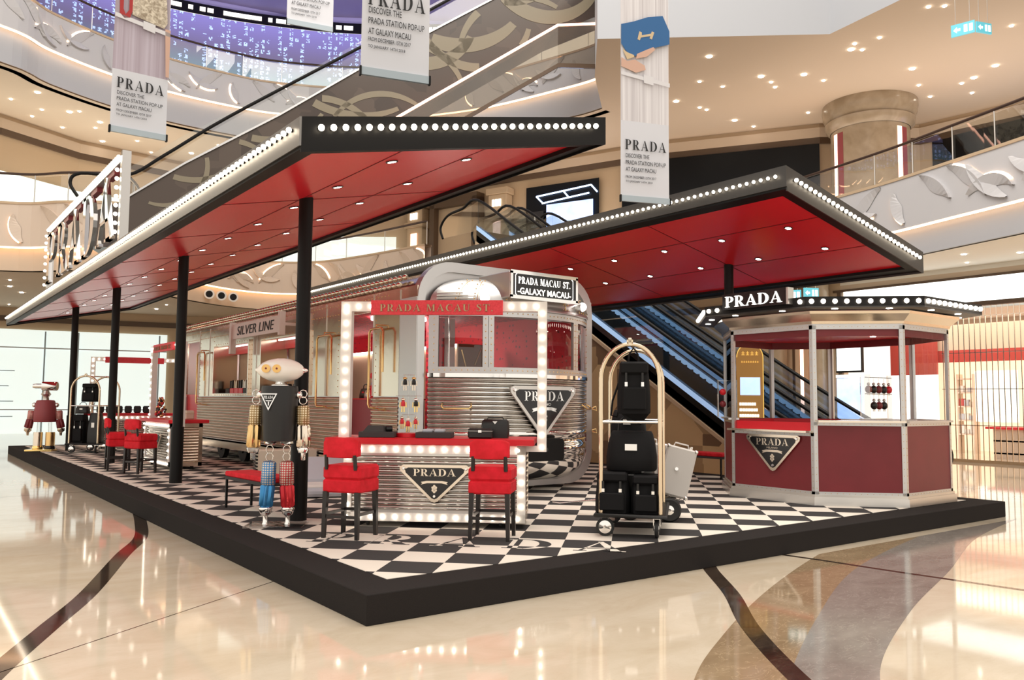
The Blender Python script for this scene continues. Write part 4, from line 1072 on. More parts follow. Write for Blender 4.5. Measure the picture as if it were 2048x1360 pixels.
m = MB(); m.tube([(-.17, .05, .35), (-.24, .03, .15), (-.26, .0, -.02), (-.19, .04, -.04), (-.17, .05, .05)], .012, 6); m.build('side_strap', 'black_cloth', hb)
m = MB(); m.add([(-.16, -.10, .02), (.18, -.10, .02), (.20, .08, .02), (-.16, .08, .02), (-.02, -.02, -.14), (.08, .02, -.13)], [(0, 1, 5, 4), (1, 2, 5), (2, 3, 4, 5), (3, 0, 4), (3, 2, 1, 0)]); m.build('hood', 'black_cloth', hb)

k2 = cart('brass luggage cart with black cases between the third and fourth black poles', (1.25, 19.15, 0), R(-38), .78, 1.1, 2.1)
bag('black_case', 'large black case on the right side of the far luggage cart', 'bag', KW(.20, .25, .257, k2), .34, .36, .82, 'black_leather', R(-38), 'hand', 'steel')
bag('black_case', 'black case on the left side of the far luggage cart', 'bag', KW(-.20, .25, .257, k2), .32, .36, .78, 'black_cloth', R(-38), 'pack', 'steel')
bag('hanging_coat_bag', 'black square backpack hanging from the top of the far luggage cart', 'backpack', KW(.0, .30, 1.38, k2), .44, .24, .50, 'black_cloth', R(-38), 'pack', 'steel')
bag('duffel_bag', 'small black bag on top of the left case of the far luggage cart', 'bag', KW(-.18, .25, 1.05, k2), .34, .22, .22, 'black_leather', R(-38), 'hand', 'steel')

# trolley with pale trunks behind the near cart
tw = thing('hand_trolley', 'low chrome hand trolley with black rubber wheels, right of the luggage cart', 'trolley', (4.85, 1.55, 0), R(-42))
m = MB(); m.tube([(-.28, .10, .36), (.28, -.02, .26), (.32, .30, .26), (-.24, .42, .36)], .014, 8, closed=True); m.build('frame', 'chrome', tw)
m = MB(); m.tube([(-.26, .12, .36), (-.75, .35, .20), (-1.25, .62, .12), (-1.35, .75, .12)], .012, 8); m.build('pull_bar', 'chrome', tw)
m = MB(); m.tube([(-.22, .40, .36), (-.72, .45, .20), (-1.25, .62, .12)], .012, 8); m.build('pull_bar', 'chrome', tw)
m = MB(); m.tube([(.30, .0, .27), (.42, .0, .75), (.44, .0, .92)], .012, 8); m.tube([(.33, .28, .27), (.46, .3, .92), (.44, .0, .92)], .012, 8); m.build('back_rail', 'chrome', tw)
for (x, y) in ((.14, -.10), (-.34, .0), (.16, .45)):
    m = MB(); m.lathe([(.085, -.045), (.13, -.05), (.15, -.03), (.15, .03), (.13, .05), (.085, .045)], (x, y, .15), 28, 'y'); wh = m.build('wheel', 'rubber', tw)
    m = MB(); m.lathe([(.02, -.055), (.05, -.05), (.085, -.03), (.085, .03), (.05, .05), (.02, .055)], (x, y, .15), 20, 'y'); m.build('hub', 'chrome', wh)
    m = MB(); m.cyl((x, y, .15), (x, y + (.2 if y < .2 else -.2), .30), .012, n=8); m.build('axle', 'chrome', tw)
def trunk(label, x, y, z, w, d, h, tilt):
    t = thing('pale_travel_case', label, 'trunk', (0, 0, 0), 0)
    t.rotation_euler = (R(-4), R(tilt), R(-42))
    t.location = (Matrix.Translation(tw.location) @ tw.rotation_euler.to_matrix().to_4x4()) @ Vector((x, y, z))
    m = MB(); m.box(-w / 2, w / 2, -d / 2, d / 2, 0, h, .02); m.build('trunk_body', 'cream_hide', t)
    m = MB()
    for sx in (-1, 1):
        for sy in (-1, 1):
            for z_ in (0, h): m.sphere((sx * (w / 2 - .015), sy * (d / 2 - .015), z_ + (.015 if z_ == 0 else -.015)), .028, 8, 6)
    m.build('corner_cap', 'chrome', t)
    m = MB(); m.cyl((-.02, -d / 2 - .002, h * .55), (-.02, -d / 2 - .02, h * .55), .022, n=12); m.build('lock', 'chrome', t)
    m = MB(); m.tube([(-w * .25, 0, h), (-w * .22, 0, h + .05), (w * .22, 0, h + .05), (w * .25, 0, h)], .010, 6); m.build('handle', 'cream_hide', t)
trunk('pale grey leather trunk tilted on the hand trolley, right one', .17, .10, .31, .38, .40, .62, 14)
trunk('pale grey leather trunk tilted on the hand trolley, half behind the luggage cart', -.23, .14, .38, .38, .40, .62, 14)

# benches, open case and trunks behind the robot
def bench(label, loc, rz, L, col='red_velvet'):
    t = thing('red_bench', label, 'bench', loc, rz)
    m = MB(); m.box(-.20, .20, 0, L, .43, .50, .015); m.build('seat_pad', col, t)
    m = MB(); m.box(-.20, .20, 0, L, .39, .43); m.build('rail', 'grey_felt', t)
    for x in (-.18, .18):
        for y in (.03, L - .03): mm = MB(); mm.box(x - .014, x + .014, y - .014, y + .014, 0, .39); mm.build('leg', 'black', t)
bench('low red bench with thin black legs behind the near robot', (1.05, 4.45, 0), R(4), 1.35)
bench('low red bench between the trolley and the right canopy pole', (10.25, 4.75, 0), 0, 1.15)
t = thing('cream_travel_case', 'cream trunk with black ribbed ends behind the red bench and robot', 'trunk', (2.75, 8.6, 0), R(-14))
m = MB(); m.box(-.52, .52, -.22, .22, .04, .60, .015); m.build('trunk_body', 'cream_case', t)
for sx in (-1, 1):
    m = MB()
    for i in range(9): m.box(sx * .525 - .02, sx * .525 + .02, -.23, .23, .07 + .058 * i, .10 + .058 * i)
    m.build('ribbed_end', 'black_leather', t)
m = MB(); m.box(-.53, .53, -.23, .23, .0, .05); m.build('base', 'black', t)
t = thing('open_suitcase', 'open grey shell suitcase lying on the checkered floor behind the pole', 'suitcase', (2.45, 6.3, 0), R(-20))
m = MB(); m.box(-.45, .45, -.32, .32, .02, .16, .05); m.build('bottom_shell', 'banner_grey', t)
m = MB(); m.M = Matrix.Translation((0, .30, .14)) @ Matrix.Rotation(R(38), 4, 'X'); m.box(-.45, .45, 0, .60, 0, .10, .04); m.build('lid', 'banner_grey', t)
m = MB(); m.box(-.40, .40, -.27, .27, .13, .20, .03); m.build('lining', 'white_paint', t)
# ================================================================ the ticket kiosk
ks = thing('ticket_kiosk', 'eight-sided maroon kiosk with silver frame and lit lettering, at the right platform end', 'kiosk', (9.5, 2.1, 0))
KP = [(7.98, 2.85), (7.98, 1.35), (8.9, .45), (10.28, .45), (10.92, 1.35), (10.92, 2.9), (10.28, 3.75), (8.9, 3.75)]
KC = Vector((9.5, 2.1))
def koff(k):
    n = len(KP); out = []
    for i in range(n):
        a, b, c = Vector(KP[i - 1]), Vector(KP[i]), Vector(KP[(i + 1) % n])
        n1 = Vector(((b - a).y, -(b - a).x)).normalized(); n2 = Vector(((c - b).y, -(c - b).x)).normalized()
        if n1.dot(b - KC) < 0: n1 = -n1
        if n2.dot(b - KC) < 0: n2 = -n2
        bi = (n1 + n2).normalized(); out.append(b + bi * (k / max(.3, bi.dot(n1))))
    return out
def ring(m, ko, ki, z0, z1, ko2=None):
    A, B = koff(ko), koff(ki); A2 = koff(ko2) if ko2 is not None else A
    n = len(A)
    for i in range(n):
        j = (i + 1) % n
        m.add([(A[i].x, A[i].y, z0), (A[j].x, A[j].y, z0), (B[j].x, B[j].y, z0), (B[i].x, B[i].y, z0), (A2[i].x, A2[i].y, z1), (A2[j].x, A2[j].y, z1), (B[j].x, B[j].y, z1), (B[i].x, B[i].y, z1)],
              [(3, 2, 1, 0), (4, 5, 6, 7), (0, 1, 5, 4), (2, 3, 7, 6), (1, 2, 6, 5), (3, 0, 4, 7)])
m = wmb(ks); ring(m, .05, -.2, .002, .12, .045); ring(m, .02, -.02, .12, .16); m.build('plinth', 'steel', ks)
heights = [1.06, 1.22, 1.22, 1.22, 1.22, 1.22, 1.22, 1.22]         # counter height of the face from point i to point i+1 (first: lower till)
heights[0] = 1.06
for i in range(8):
    a, b = Vector(KP[i]), Vector(KP[(i + 1) % 8]); d = (b - a).normalized(); nn = Vector((d.y, -d.x))
    if nn.dot(a - KC) < 0: nn = -nn
    h = heights[i]; e3 = Vector((d.x, d.y, 0)); n3 = Vector((nn.x, nn.y, 0)); A3 = Vector((a.x, a.y, 0)); L = (b - a).length
    m = wmb(ks); m.prism([(.03, .15), (L - .03, .15), (L - .03, h), (.03, h)], A3, e3, (0, 0, 1), n3, -.05, -.012); m.build('panel', 'maroon' if i != 3 else 'pale_maroon', ks)
    m = wmb(ks)                                                    # riveted frame around the panel
    for q in ([(0, .15), (L, .15), (L, .20), (0, .20)], [(0, h - .05), (L, h - .05), (L, h), (0, h)], [(0, .15), (.055, .15), (.055, 2.66), (0, 2.66)], [(L - .055, .15), (L, .15), (L, 2.66), (L - .055, 2.66)], [(0, 2.60), (L, 2.60), (L, 2.68), (0, 2.68)]):
        m.prism(q, A3, e3, (0, 0, 1), n3, -.045, .0)
    m.cur = 1
    for z in (.175, h - .025, 2.64):
        for k in range(int(L / .085)): p = A3 + e3 * (.06 + .085 * k) + Vector((0, 0, z)); m.sphere(p + n3 * .001, .006, 5, 3)
    for xx in (.028, L - .028):
        for k in range(24): p = A3 + e3 * xx + Vector((0, 0, .25 + .1 * k)); m.sphere(p + n3 * .001, .006, 5, 3)
    m.build('riveted_frame', ['satin', 'gold'], ks)
    if i in (0, 1, 2, 3, 7):
        w = (.16, -.12) if i in (0, 1) else (.05, -.12)
        m = wmb(ks); m.prism([(.03, h), (L - .03, h), (L - .03, h + .03), (.03, h + .03)], A3, e3, (0, 0, 1), n3, w[1], w[0]); m.build('counter_shelf', 'champagne' if i < 2 else 'satin', ks)
    if i in (2, 3, 7):
        m = wmb(ks); m.prism([(.06, h + .03), (L - .06, h + .03), (L - .06, 2.6), (.06, 2.6)], A3, e3, (0, 0, 1), n3, -.03, -.026); m.build('window_pane', 'clear', ks)
m = wmb(ks); ring(m, .02, -.06, 2.68, 2.72, .03); ring(m, .03, -.06, 2.72, 2.82, .14); ring(m, .14, -.05, 2.82, 2.86, .15); m.build('cornice', 'champagne', ks)
m = wmb(ks); m.add([(p.x, p.y, 2.62) for p in koff(-.05)] + [(p.x, p.y, 2.66) for p in koff(-.05)], [tuple(range(7, -1, -1)), tuple(range(8, 16))] + [(i, (i + 1) % 8, 8 + (i + 1) % 8, 8 + i) for i in range(8)])
m.build('inner_ceiling', 'red_panel', ks)
m = wmb(ks); ring(m, -.045, -.055, 2.50, 2.62); m.build('inner_valance', 'maroon', ks)
m = wmb(ks); ring(m, -.05, -.07, .9, 1.21); m.build('inner_lining', 'red_top', ks)
m = wmb(ks); ring(m, .42, -.05, 2.88, 2.90); m.build('eaves_soffit', 'dark_frame', ks)
m = wmb(ks); ring(m, .42, .37, 2.90, 3.04); m.build('fascia', 'black', ks)
O8 = koff(.42); iv = WM(ks); pts = []
for i in range(8):
    a, b = O8[i], O8[(i + 1) % 8]; L = (b - a).length; d = (b - a) / L; nn = Vector((d.y, -d.x))
    if nn.dot(a - KC) < 0: nn = -nn
    k = int(L / .155)
    for j in range(k):
        q = a + d * (L * (j + .5) / k) + nn * .012
        if i == 0 and 1.32 < q.y < 2.66: continue
        pts.append((i, iv @ Vector((q.x, q.y, 2.97))))
pts.sort(key=lambda t: {0: 0, 1: 0, 2: 0, 3: 1, 7: 1}.get(t[0], 2)); bulbs(ks, [p for _, p in pts], .036, 'bulb_strong')
for i in (0, 1, 2, 3, 7):
    a, b = koff(.28)[i], koff(.28)[(i + 1) % 8]
    for t_ in (.25, .75):
        q = a.lerp(b, t_); m = wmb(ks); m.cyl((q.x, q.y, 2.881), (q.x, q.y, 2.874), .045, n=16); m.build('downlight', 'lamp', ks)
for (x, y) in ((8.7, 2.3), (9.5, 1.4), (10.1, 1.6)):
    m = wmb(ks); m.cyl((x, y, 2.622), (x, y, 2.612), .045, n=16); m.build('downlight', 'lamp', ks)
# black sign box on the left face
m = wmb(ks); m.box(7.44, 7.58, 1.42, 2.58, 2.945, 3.195); m.build('sign_box', 'black_gloss', ks)
m = wmb(ks); m.box(7.445, 7.585, 1.385, 1.42, 2.945, 3.195); m.build('sign_end', 'steel', ks)
m = wmb(ks); serif(m, 'PRADA', (7.438, 2.0, 2.985), (0, -1, 0), (0, 0, 1), (-1, 0, 0), 1.04, .165, .012); m.build('sign_lettering', 'white_sign', ks)
emblem(ks, (7.975, 2.06, 1.01), (0, -1, 0), (-1, 0, 0), .98, .56, 'champagne', 'black_gloss', 'champagne')

# charms hanging from a clear rack inside the kiosk
rk = thing('charm_rack', 'clear rack of round dark red and black charms standing in the kiosk', 'rack', (9.62, 1.25, 1.253), R(0))
m = MB(); m.box(-.42, .42, -.10, .10, 0, .012); m.build('base', 'acrylic', rk)
for sx in (-.40, .40): m = MB(); m.box(sx - .01, sx + .01, -.08, .08, .012, .70); m.build('side', 'acrylic', rk)
for z in (.66, .40): m = MB(); m.cyl((-.40, 0, z), (.40, 0, z), .006, n=8); m.build('bar', 'acrylic', rk)
tb = thing('kiosk_table', 'white shelf inside the kiosk under the charm rack', 'shelf', (9.62, 1.25, 0))
m = MB(); m.box(-.6, .6, -.3, .3, 1.20, 1.25); m.box(-.55, -.5, -.25, -.2, 0, 1.2); m.box(.5, .55, .2, .25, 0, 1.2); m.build('table_top', 'white_paint', tb)
cols = ['maroon', 'black_leather', 'maroon', 'black_leather', 'red_top']
nm = {'maroon': 'dark red', 'black_leather': 'black', 'red_top': 'bright red'}
k = 0
for row, (z, n) in enumerate(((.64, 5), (.385, 3))):
    for i in range(n):
        cm = cols[(i + row) % 5]
        pos = ('far left', 'second from left', 'middle', 'second from right', 'far right')[i] if n == 5 else ('left', 'middle', 'right')[i]
        t = thing('round_charm', nm[cm] + ' fluffy round charm on the %s bar of the kiosk rack, %s' % (('upper', 'lower')[row], pos), 'charm', (9.62 + (-.30 + .15 * i if n == 5 else -.15 + .15 * i), 1.25, 1.253 + z), 0, 'round charms on the kiosk rack')
        m = MB(); m.sphere((0, 0, -.17), .062, 12, 9, (1, .8, 1)); m.build('pompom', cm, t)
        m = MB(); m.sphere((0, 0, -.085), .024, 10, 6); m.build('head', 'steel', t)
        m = MB(); m.cyl((0, 0, -.07), (0, 0, .006), .003, n=6); m.build('ring', 'chrome', t)
        for sx in (-.02, .02): m = MB(); m.cyl((sx, 0, -.225), (sx, 0, -.26), .006, n=6); m.build('leg', 'champagne', t)
lr = thing('charm_rack', 'narrow clear rack of red and black charms on the left kiosk face ledge', 'rack', (8.18, 3.10, 1.253), R(-45))
m = MB(); m.box(-.16, .16, -.08, .08, 0, .012); m.build('base', 'acrylic', lr)
for sx in (-.15, .15): m = MB(); m.box(sx - .008, sx + .008, -.06, .06, .012, .62); m.build('side', 'acrylic', lr)
m = MB(); m.box(-.15, .15, -.06, .06, .60, .612); m.build('top', 'acrylic', lr)
for i, cm in enumerate(('red_top', 'black_leather', 'maroon', 'black_leather')):
    m = MB(); m.sphere((-.07 + .14 * (i % 2), 0, .42 - .2 * (i // 2)), .055, 10, 8); m.build('pompom', cm, lr)
MT['ceil_bright'] = mat('bright_soffit', (.84, .82, .76), .7)
# ================================================================ the mall around it
def marble_mat(name, a, b, c, scale, rough=.07, vein=.5):
    m, nt, bs = node_mat(name, rough)
    bs.inputs['Specular IOR Level'].default_value = .55
    g = nt.nodes.new('ShaderNodeNewGeometry'); mp = nt.nodes.new('ShaderNodeMapping'); mp.inputs['Scale'].default_value = (1, 1.9, 1); mp.inputs['Rotation'].default_value = (0, 0, R(-38))
    nt.links.new(g.outputs['Position'], mp.inputs[0])
    n1 = nt.nodes.new('ShaderNodeTexNoise'); n1.inputs['Scale'].default_value = scale; n1.inputs['Detail'].default_value = 8; n1.inputs['Roughness'].default_value = .62; n1.inputs['Distortion'].default_value = .6
    nt.links.new(mp.outputs[0], n1.inputs['Vector'])
    cr = nt.nodes.new('ShaderNodeValToRGB'); nt.links.new(n1.outputs['Fac'], cr.inputs[0])
    e = cr.color_ramp.elements; e[0].position = .36; e[0].color = (*a, 1); e[1].position = .70; e[1].color = (*b, 1)
    n2 = nt.nodes.new('ShaderNodeTexNoise'); n2.inputs['Scale'].default_value = scale * 2.2; n2.inputs['Detail'].default_value = 5; n2.inputs['Distortion'].default_value = 1.6
    nt.links.new(mp.outputs[0], n2.inputs['Vector'])
    c2 = nt.nodes.new('ShaderNodeValToRGB'); nt.links.new(n2.outputs['Fac'], c2.inputs[0])
    q = c2.color_ramp.elements; q[0].position = .485; q[0].color = (0, 0, 0, 1); q[1].position = .5; q[1].color = (vein, vein, vein, 1); x = c2.color_ramp.elements.new(.515); x.color = (0, 0, 0, 1)
    mx = nt.nodes.new('ShaderNodeMix'); mx.data_type = 'RGBA'; nt.links.new(c2.outputs[0], mx.inputs[0]); nt.links.new(cr.outputs[0], mx.inputs[6]); mx.inputs[7].default_value = (*c, 1)
    nt.links.new(mx.outputs[2], bs.inputs['Base Color'])
    return m
MT['floor'] = marble_mat('cream_marble_floor', (.67, .585, .465), (.57, .475, .35), (.50, .38, .24), 1.1, .055, .10)
MT['inlay_gold'] = marble_mat('gold_marble_inlay', (.34, .245, .15), (.26, .18, .105), (.50, .38, .24), 1.8, .06, .8)
MT['inlay_grey'] = marble_mat('grey_marble_inlay', (.28, .25, .225), (.20, .175, .155), (.40, .36, .33), 2.0, .11, .6)
MT['inlay_dark'] = marble_mat('dark_marble_inlay', (.05, .034, .024), (.022, .014, .010), (.16, .11, .07), 3.0, .06, .5)
m = MB(); m.box(-45, 45, -40, 60, FZ - .1, FZ); struct('floor', m, 'floor')
def ribbon(P, Q, n=10):
    A, B = smooth_pts([(*p, FZ + .0008) for p in P], n), smooth_pts([(*q, FZ + .0008) for q in Q], n)
    m = MB(); N = min(len(A), len(B)); m.grid([[A[i], B[i]] for i in range(N)], smooth=False); return m
def offs(P, w):
    out = []
    for i, p in enumerate(P):
        a = Vector(P[max(i - 1, 0)]); b = Vector(P[min(i + 1, len(P) - 1)]); d = (b - a).normalized(); out.append((p[0] - d.y * w, p[1] + d.x * w))
    return out
E1 = [(5.68, -.2), (4.55, -.62), (3.30, -1.14), (2.1, -1.72), (1.09, -2.30), (0, -3.2), (-1, -4.4)]
E2 = [(7.95, -.2), (6.3, -.60), (4.95, -1.02), (3.54, -1.64), (1.6, -2.64), (.6, -3.5), (-.3, -4.7)]
E3 = [(10.9, -.2), (8.4, -.72), (6.0, -1.53), (3.9, -2.2), (2.07, -2.97), (1.3, -3.8), (.6, -4.9)]
struct('trim_1', ribbon(E1, E2), 'inlay_gold'); struct('trim_2', ribbon(E2, E3), 'inlay_grey')
D1 = [(.15, 8.0), (-.10, 6.7), (-.42, 5.3), (-.86, 4.18), (-1.51, 2.40), (-1.97, 1.35), (-2.42, .30), (-2.9, -1.0)]
m = ribbon(offs(D1, .08), offs(D1, -.08)); struct('trim_3', m, 'inlay_dark')
D2 = [(4.35, .3), (3.95, -.05), (3.2, -.92), (2.40, -1.74), (1.62, -2.72), (.9, -3.8)]
m = MB(); P = offs(D2, .075); Q = offs(D2, -.075); A = smooth_pts([(*p, FZ + .0016) for p in P]); B = smooth_pts([(*p, FZ + .0016) for p in Q]); m.grid([[a, b] for a, b in zip(A, B)], smooth=False); struct('trim_4', m, 'inlay_dark')
D3 = [(5.25, .2), (5.35, -.4), (5.45, -1.3), (5.62, -2.4), (5.8, -3.6)]
m = MB(); P = offs(D3, .035); Q = offs(D3, -.035); A = smooth_pts([(*p, FZ + .0016) for p in P]); B = smooth_pts([(*p, FZ + .0016) for p in Q]); m.grid([[a, b] for a, b in zip(A, B)], smooth=False); struct('trim_5', m, 'inlay_dark')
for k, (p, q) in enumerate((((.2, 2.07), (-2.6, .21)), ((.2, 11.3), (-4.5, 10.6)))):
    m = ribbon(offs([p, q], .006), offs([p, q], -.006), 4); struct('trim_%d' % (6 + k), m, 'inlay_dark')

# ---- outlines of the atrium on each storey
ZS2, ZB2, ZT2 = 5.75, 6.54, 8.04          # second storey: soffit, bottom and top of the relief band
ZS3, ZB3, ZT3 = 12.68, 14.0, 15.35
PL2 = [(-16, 27), (-6, 27.6), (-.35, 26.5), (1.4, 25.0), (2.9, 24.1), (3.6, 25.0), (5.2, 28.8), (8.39, 31.73), (11.0, 32.5), (12.9, 31.2), (13.9, 28.3), (14.7, 24.0)]
PR2 = [(21.2, 11.0), (20.75, 8.8), (20.25, 6.7), (19.6, 4.7), (18.9, 2.6), (17.4, -1.5), (14, -7)]
PL3 = [(-16, 23), (-6, 25.0), (-.6, 26.2), (1.06, 27.42), (3.24, 28.48), (5.4, 29.0), (7.8, 29.1), (10.1, 28.75), (13.6, 26.8), (16.4, 23.2), (18.0, 18.6), (18.3, 17.0)]
def strip(P, z0, z1, d0, d1, n=6, out=1):
    """curved wall between two offsets of a path (positive = away from the atrium)"""
    S_ = [(p.x, p.y) for p in smooth_pts([(*p, 0) for p in P], n)]
    A, B = offs(S_, d0), offs(S_, d1); m = MB()
    m.grid([[(A[i][0], A[i][1], z0), (A[i][0], A[i][1], z1), (B[i][0], B[i][1], z1), (B[i][0], B[i][1], z0), (A[i][0], A[i][1], z0)] for i in range(len(A))], smooth=False)
    return m
def relief(P, z0, z1, d, seed, n=6, step=.42):
    """raised crescents on a band, each with a warm lit lower edge"""
    S_ = smooth_pts([(*p, 0) for p in P], n); random.seed(seed)
    L = [0]
    for i in range(len(S_) - 1): L.append(L[-1] + (S_[i + 1] - S_[i]).length)
    def at(s, z, off):
        s = max(0, min(L[-1] - 1e-4, s)); i = max(k for k in range(len(L) - 1) if L[k] <= s); t = (s - L[i]) / (L[i + 1] - L[i])
        p = S_[i].lerp(S_[i + 1], t); q = (S_[i + 1] - S_[i]).normalized(); return (p.x + q.y * off, p.y - q.x * off, z)
    h = z1 - z0; mb = MB(); gl = MB(); s = .4; k = 0
    TILE = ((.10, .03, .90, 12, 84), (1.50, .97, .90, 188, 262), (1.05, .04, .52, 25, 150), (2.05, .95, .62, 200, 300), (2.55, .05, .88, 95, 165), (3.2, .5, .45, 150, 250), (3.3, .03, .90, 20, 80))
    while s < L[-1] - .8:
        tx, tz, tr_, a0, a1 = TILE[k % len(TILE)]; base = (k // len(TILE)) * 3.9 * h + .3
        s = base + tx * h; r = tr_ * h; cz = z0 + tz * h; da = a1 - a0; k += 1
        if s > L[-1] - .8: break
        rr = []; r2 = []; lo = []
        for i in range(11):
            a = R(a0 + da * i / 10); w = .05 + .20 * h * math.sin(math.pi * i / 10)
            x1, y1 = r * math.cos(a), r * math.sin(a); x2, y2 = (r - w) * math.cos(a), (r - w) * math.sin(a)
            za, zb = cz + y1, cz + y2
            if not (z0 + .04 < za < z1 - .05 and z0 + .04 < zb < z1 - .05):
                if len(rr) >= 4: break
                rr, r2, lo = [], [], []; continue
            rr.append((s + x1, za)); r2.append((s + x2, zb)); lo.append((s + x1 * (1 + .06 / r), max(z0 + .01, min(z1 - .03, cz + y1 * (1 + .06 / r)))))
        if len(rr) < 4: continue
        A = [at(x, z, d + .10) for x, z in rr]; B = [at(x, z, d + .02) for x, z in r2]; C_ = [at(x, z, d) for x, z in rr]
        mb.grid([C_, A, B], smooth=False)
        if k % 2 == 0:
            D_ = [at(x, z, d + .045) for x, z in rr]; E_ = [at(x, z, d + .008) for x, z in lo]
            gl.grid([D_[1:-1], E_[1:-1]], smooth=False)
    return mb, gl
def storey(tag_, P, zs, zb, zt, seed, warm=False, rail=True):
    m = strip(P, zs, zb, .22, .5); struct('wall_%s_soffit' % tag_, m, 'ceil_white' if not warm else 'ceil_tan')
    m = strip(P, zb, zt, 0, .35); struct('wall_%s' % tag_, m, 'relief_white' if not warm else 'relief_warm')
    m = strip(P, zb - .05, zb - .005, .04, .10); struct('trim_cove_%s' % tag_, m, 'cove')
    m = strip(P, zt - .06, zt + .02, -.03, .38); struct('trim_coping_%s' % tag_, m, 'wall_tan')
    a, b = relief(P, zb, zt, .0, seed)
    struct('trim_relief_%s' % tag_, a, 'relief_white' if not warm else 'relief_warm'); struct('trim_glow_%s' % tag_, b, 'cove')
    if rail:
        t = thing('glass_railing', {'left': 'glass railing with dark handrail above the left second-storey balcony', 'right': 'glass railing with dark sloping handrail above the right relief balcony', 'upper': 'glass railing with dark handrail on the upper curved balcony before the screen'}[tag_], 'railing', (*P[2], zt))
        m = strip(P, zt + .0, zt + .92, .12, .14); m.M = None
        o = m; iv = WM(t); o.v = [tuple(iv @ Vector(v)) for v in o.v]; o.build('glass_panel', 'glass', t, fix=False)
        S_ = [(p.x, p.y) for p in smooth_pts([(*p, 0) for p in P], 6)]; S2 = offs(S_, .10)
        m = MB(); m.tube([iv @ Vector((x, y, zt + 1.0)) for x, y in S2], .045, 8); m.build('handrail', 'handrail', t)
        for i in range(2, len(S2), 4): m = MB(); q = iv @ Vector((*S2[i], zt)); m.cyl(q, q + Vector((0, 0, .98)), .018, n=6); m.build('post', 'steel', t)
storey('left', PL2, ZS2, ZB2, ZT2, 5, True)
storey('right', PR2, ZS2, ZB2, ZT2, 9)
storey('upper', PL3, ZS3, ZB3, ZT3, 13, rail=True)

# ---- ceilings (the undersides of the storeys)
def slab_poly(name, inner, outer, z, m_, th=.05):
    P = [*inner, *reversed(outer)]; m = MB(); n = len(P)
    m.add([(x, y, z) for x, y in P] + [(x, y, z + th) for x, y in P], [tuple(range(n)), tuple(range(2 * n - 1, n - 1, -1))], False); return struct(name, m, m_)
sm = lambda P, n=4: [(p.x, p.y) for p in smooth_pts([(*p, 0) for p in P], n)]
W1 = [(-24, 36), (-10, 40.3), (0, 40.2), (4.3, 39.7), (8.3, 38.9), (11.5, 38.0), (15.1, 36.6), (19.0, 33.0), (21.5, 27.0), (23.2, 19), (23.45, 12.9), (23.45, 4), (23.45, -12)]
I1 = sm(PL2) + [(15.2, 21.5), (16, 19.0), (19.5, 17), (21.2, 13.5)] + sm(PR2)
slab_poly('ceiling_lower', offs(I1, .3), [(x * 1.0 + (0 if x < 20 else 9), y + (0 if x > 20 else 1)) for x, y in W1], ZS2, 'ceil_tan')
W2 = [(-24, 28), (-8, 31.0), (0, 32.1), (3.1, 33.9), (7.3, 34.55), (11, 34.4), (15, 33.2), (18.4, 30.8), (19.9, 25.9), (22.2, 20.1), (23.05, 18.2), (26.3, 12.9), (29.5, 10.5), (30, 5), (30, -12)]
I2 = sm(PL3) + [(15.9, 14.8), (13.97, 12.57), (19.3, 8.0), (18.9, 5.6), (17.5, 0), (12, -8)]
slab_poly('ceiling_upper', I2, W2, ZS3, 'ceil_tan')
m = MB(); B3 = [(15.9, 14.8), (13.97, 12.57), (19.3, 8.0), (18.9, 5.6), (17.5, 0), (12, -8)]
m.grid([[(x, y, ZS3), (x, y, 16.1)] for x, y in B3], smooth=False); struct('wall_bulkhead', m, 'ceil_white')
m = MB(); m.grid([[(x, y, 16.1), (x, y, 16.2), (x * 1.01 + .05, y * 1.01 + .05, 16.2)] for x, y in B3[1:3]], smooth=False); struct('trim_cove_bulkhead', m, 'cove')
slab_poly('ceiling_lower_right', offs(sm(PR2), .35), [(32, 14), (32, -10)], ZS2 - .012, 'ceil_bright', .006)
# ---- floors of the upper storeys
slab_poly('floor_upper', offs(sm(PL2), .3), [(-24, 34), (-10, 38), (0, 40), (4.3, 40), (8.3, 39.5), (11.5, 38.5), (15.1, 37), (19, 33)] + [(20, 26)], 6.9, 'stone_beige', .02)
slab_poly('floor_right', offs(sm(PR2), .3), [(30, 14), (30, -10)], 6.9, 'stone_beige', .02)
# ---- shop walls
def path_wall(name, P, z0, z1, m_, th=.3):
    m = MB(); Q = offs(P, th); m.grid([[(P[i][0], P[i][1], z0), (P[i][0], P[i][1], z1), (Q[i][0], Q[i][1], z1), (Q[i][0], Q[i][1], z0)] for i in range(len(P))], smooth=False); return struct(name, m, m_)
path_wall('wall_back_lower', W1[:10] + [(23.4, 12.9)], FZ, ZS2 + .1, 'wall_tan')
path_wall('wall_back_upper', W2, 6.9, ZS3, 'wall_tan')
for nm_, P, z0, z1, m_ in (('trim_cornice_lower', W1[:11], 5.1, 5.35, 'trim_dark'), ('trim_cornice_upper', W2, 11.85, 12.1, 'trim_dark'), ('trim_frieze_upper', W2, 12.1, 12.5, 'ceil_tan')):
    m = MB(); Q = offs(P, -.12); m.grid([[(P[i][0], P[i][1], z0), (Q[i][0], Q[i][1], z0), (Q[i][0], Q[i][1], z1), (P[i][0], P[i][1], z1)] for i in range(len(P))], smooth=False); struct(nm_, m, m_)
def facade(name, label, cat, P, z0, z1, m_, d=-.10, extra=None):
    t = thing(name, label, cat, (*P[0], z0)); iv = WM(t); Q = offs(P, d); Q2 = offs(P, d + .06); m = MB()
    m.grid([[iv @ Vector((Q2[i][0], Q2[i][1], z0)), iv @ Vector((Q[i][0], Q[i][1], z0)), iv @ Vector((Q[i][0], Q[i][1], z1)), iv @ Vector((Q2[i][0], Q2[i][1], z1))] for i in range(len(P))], smooth=False)
    m.build('shop_window', m_, t); return t
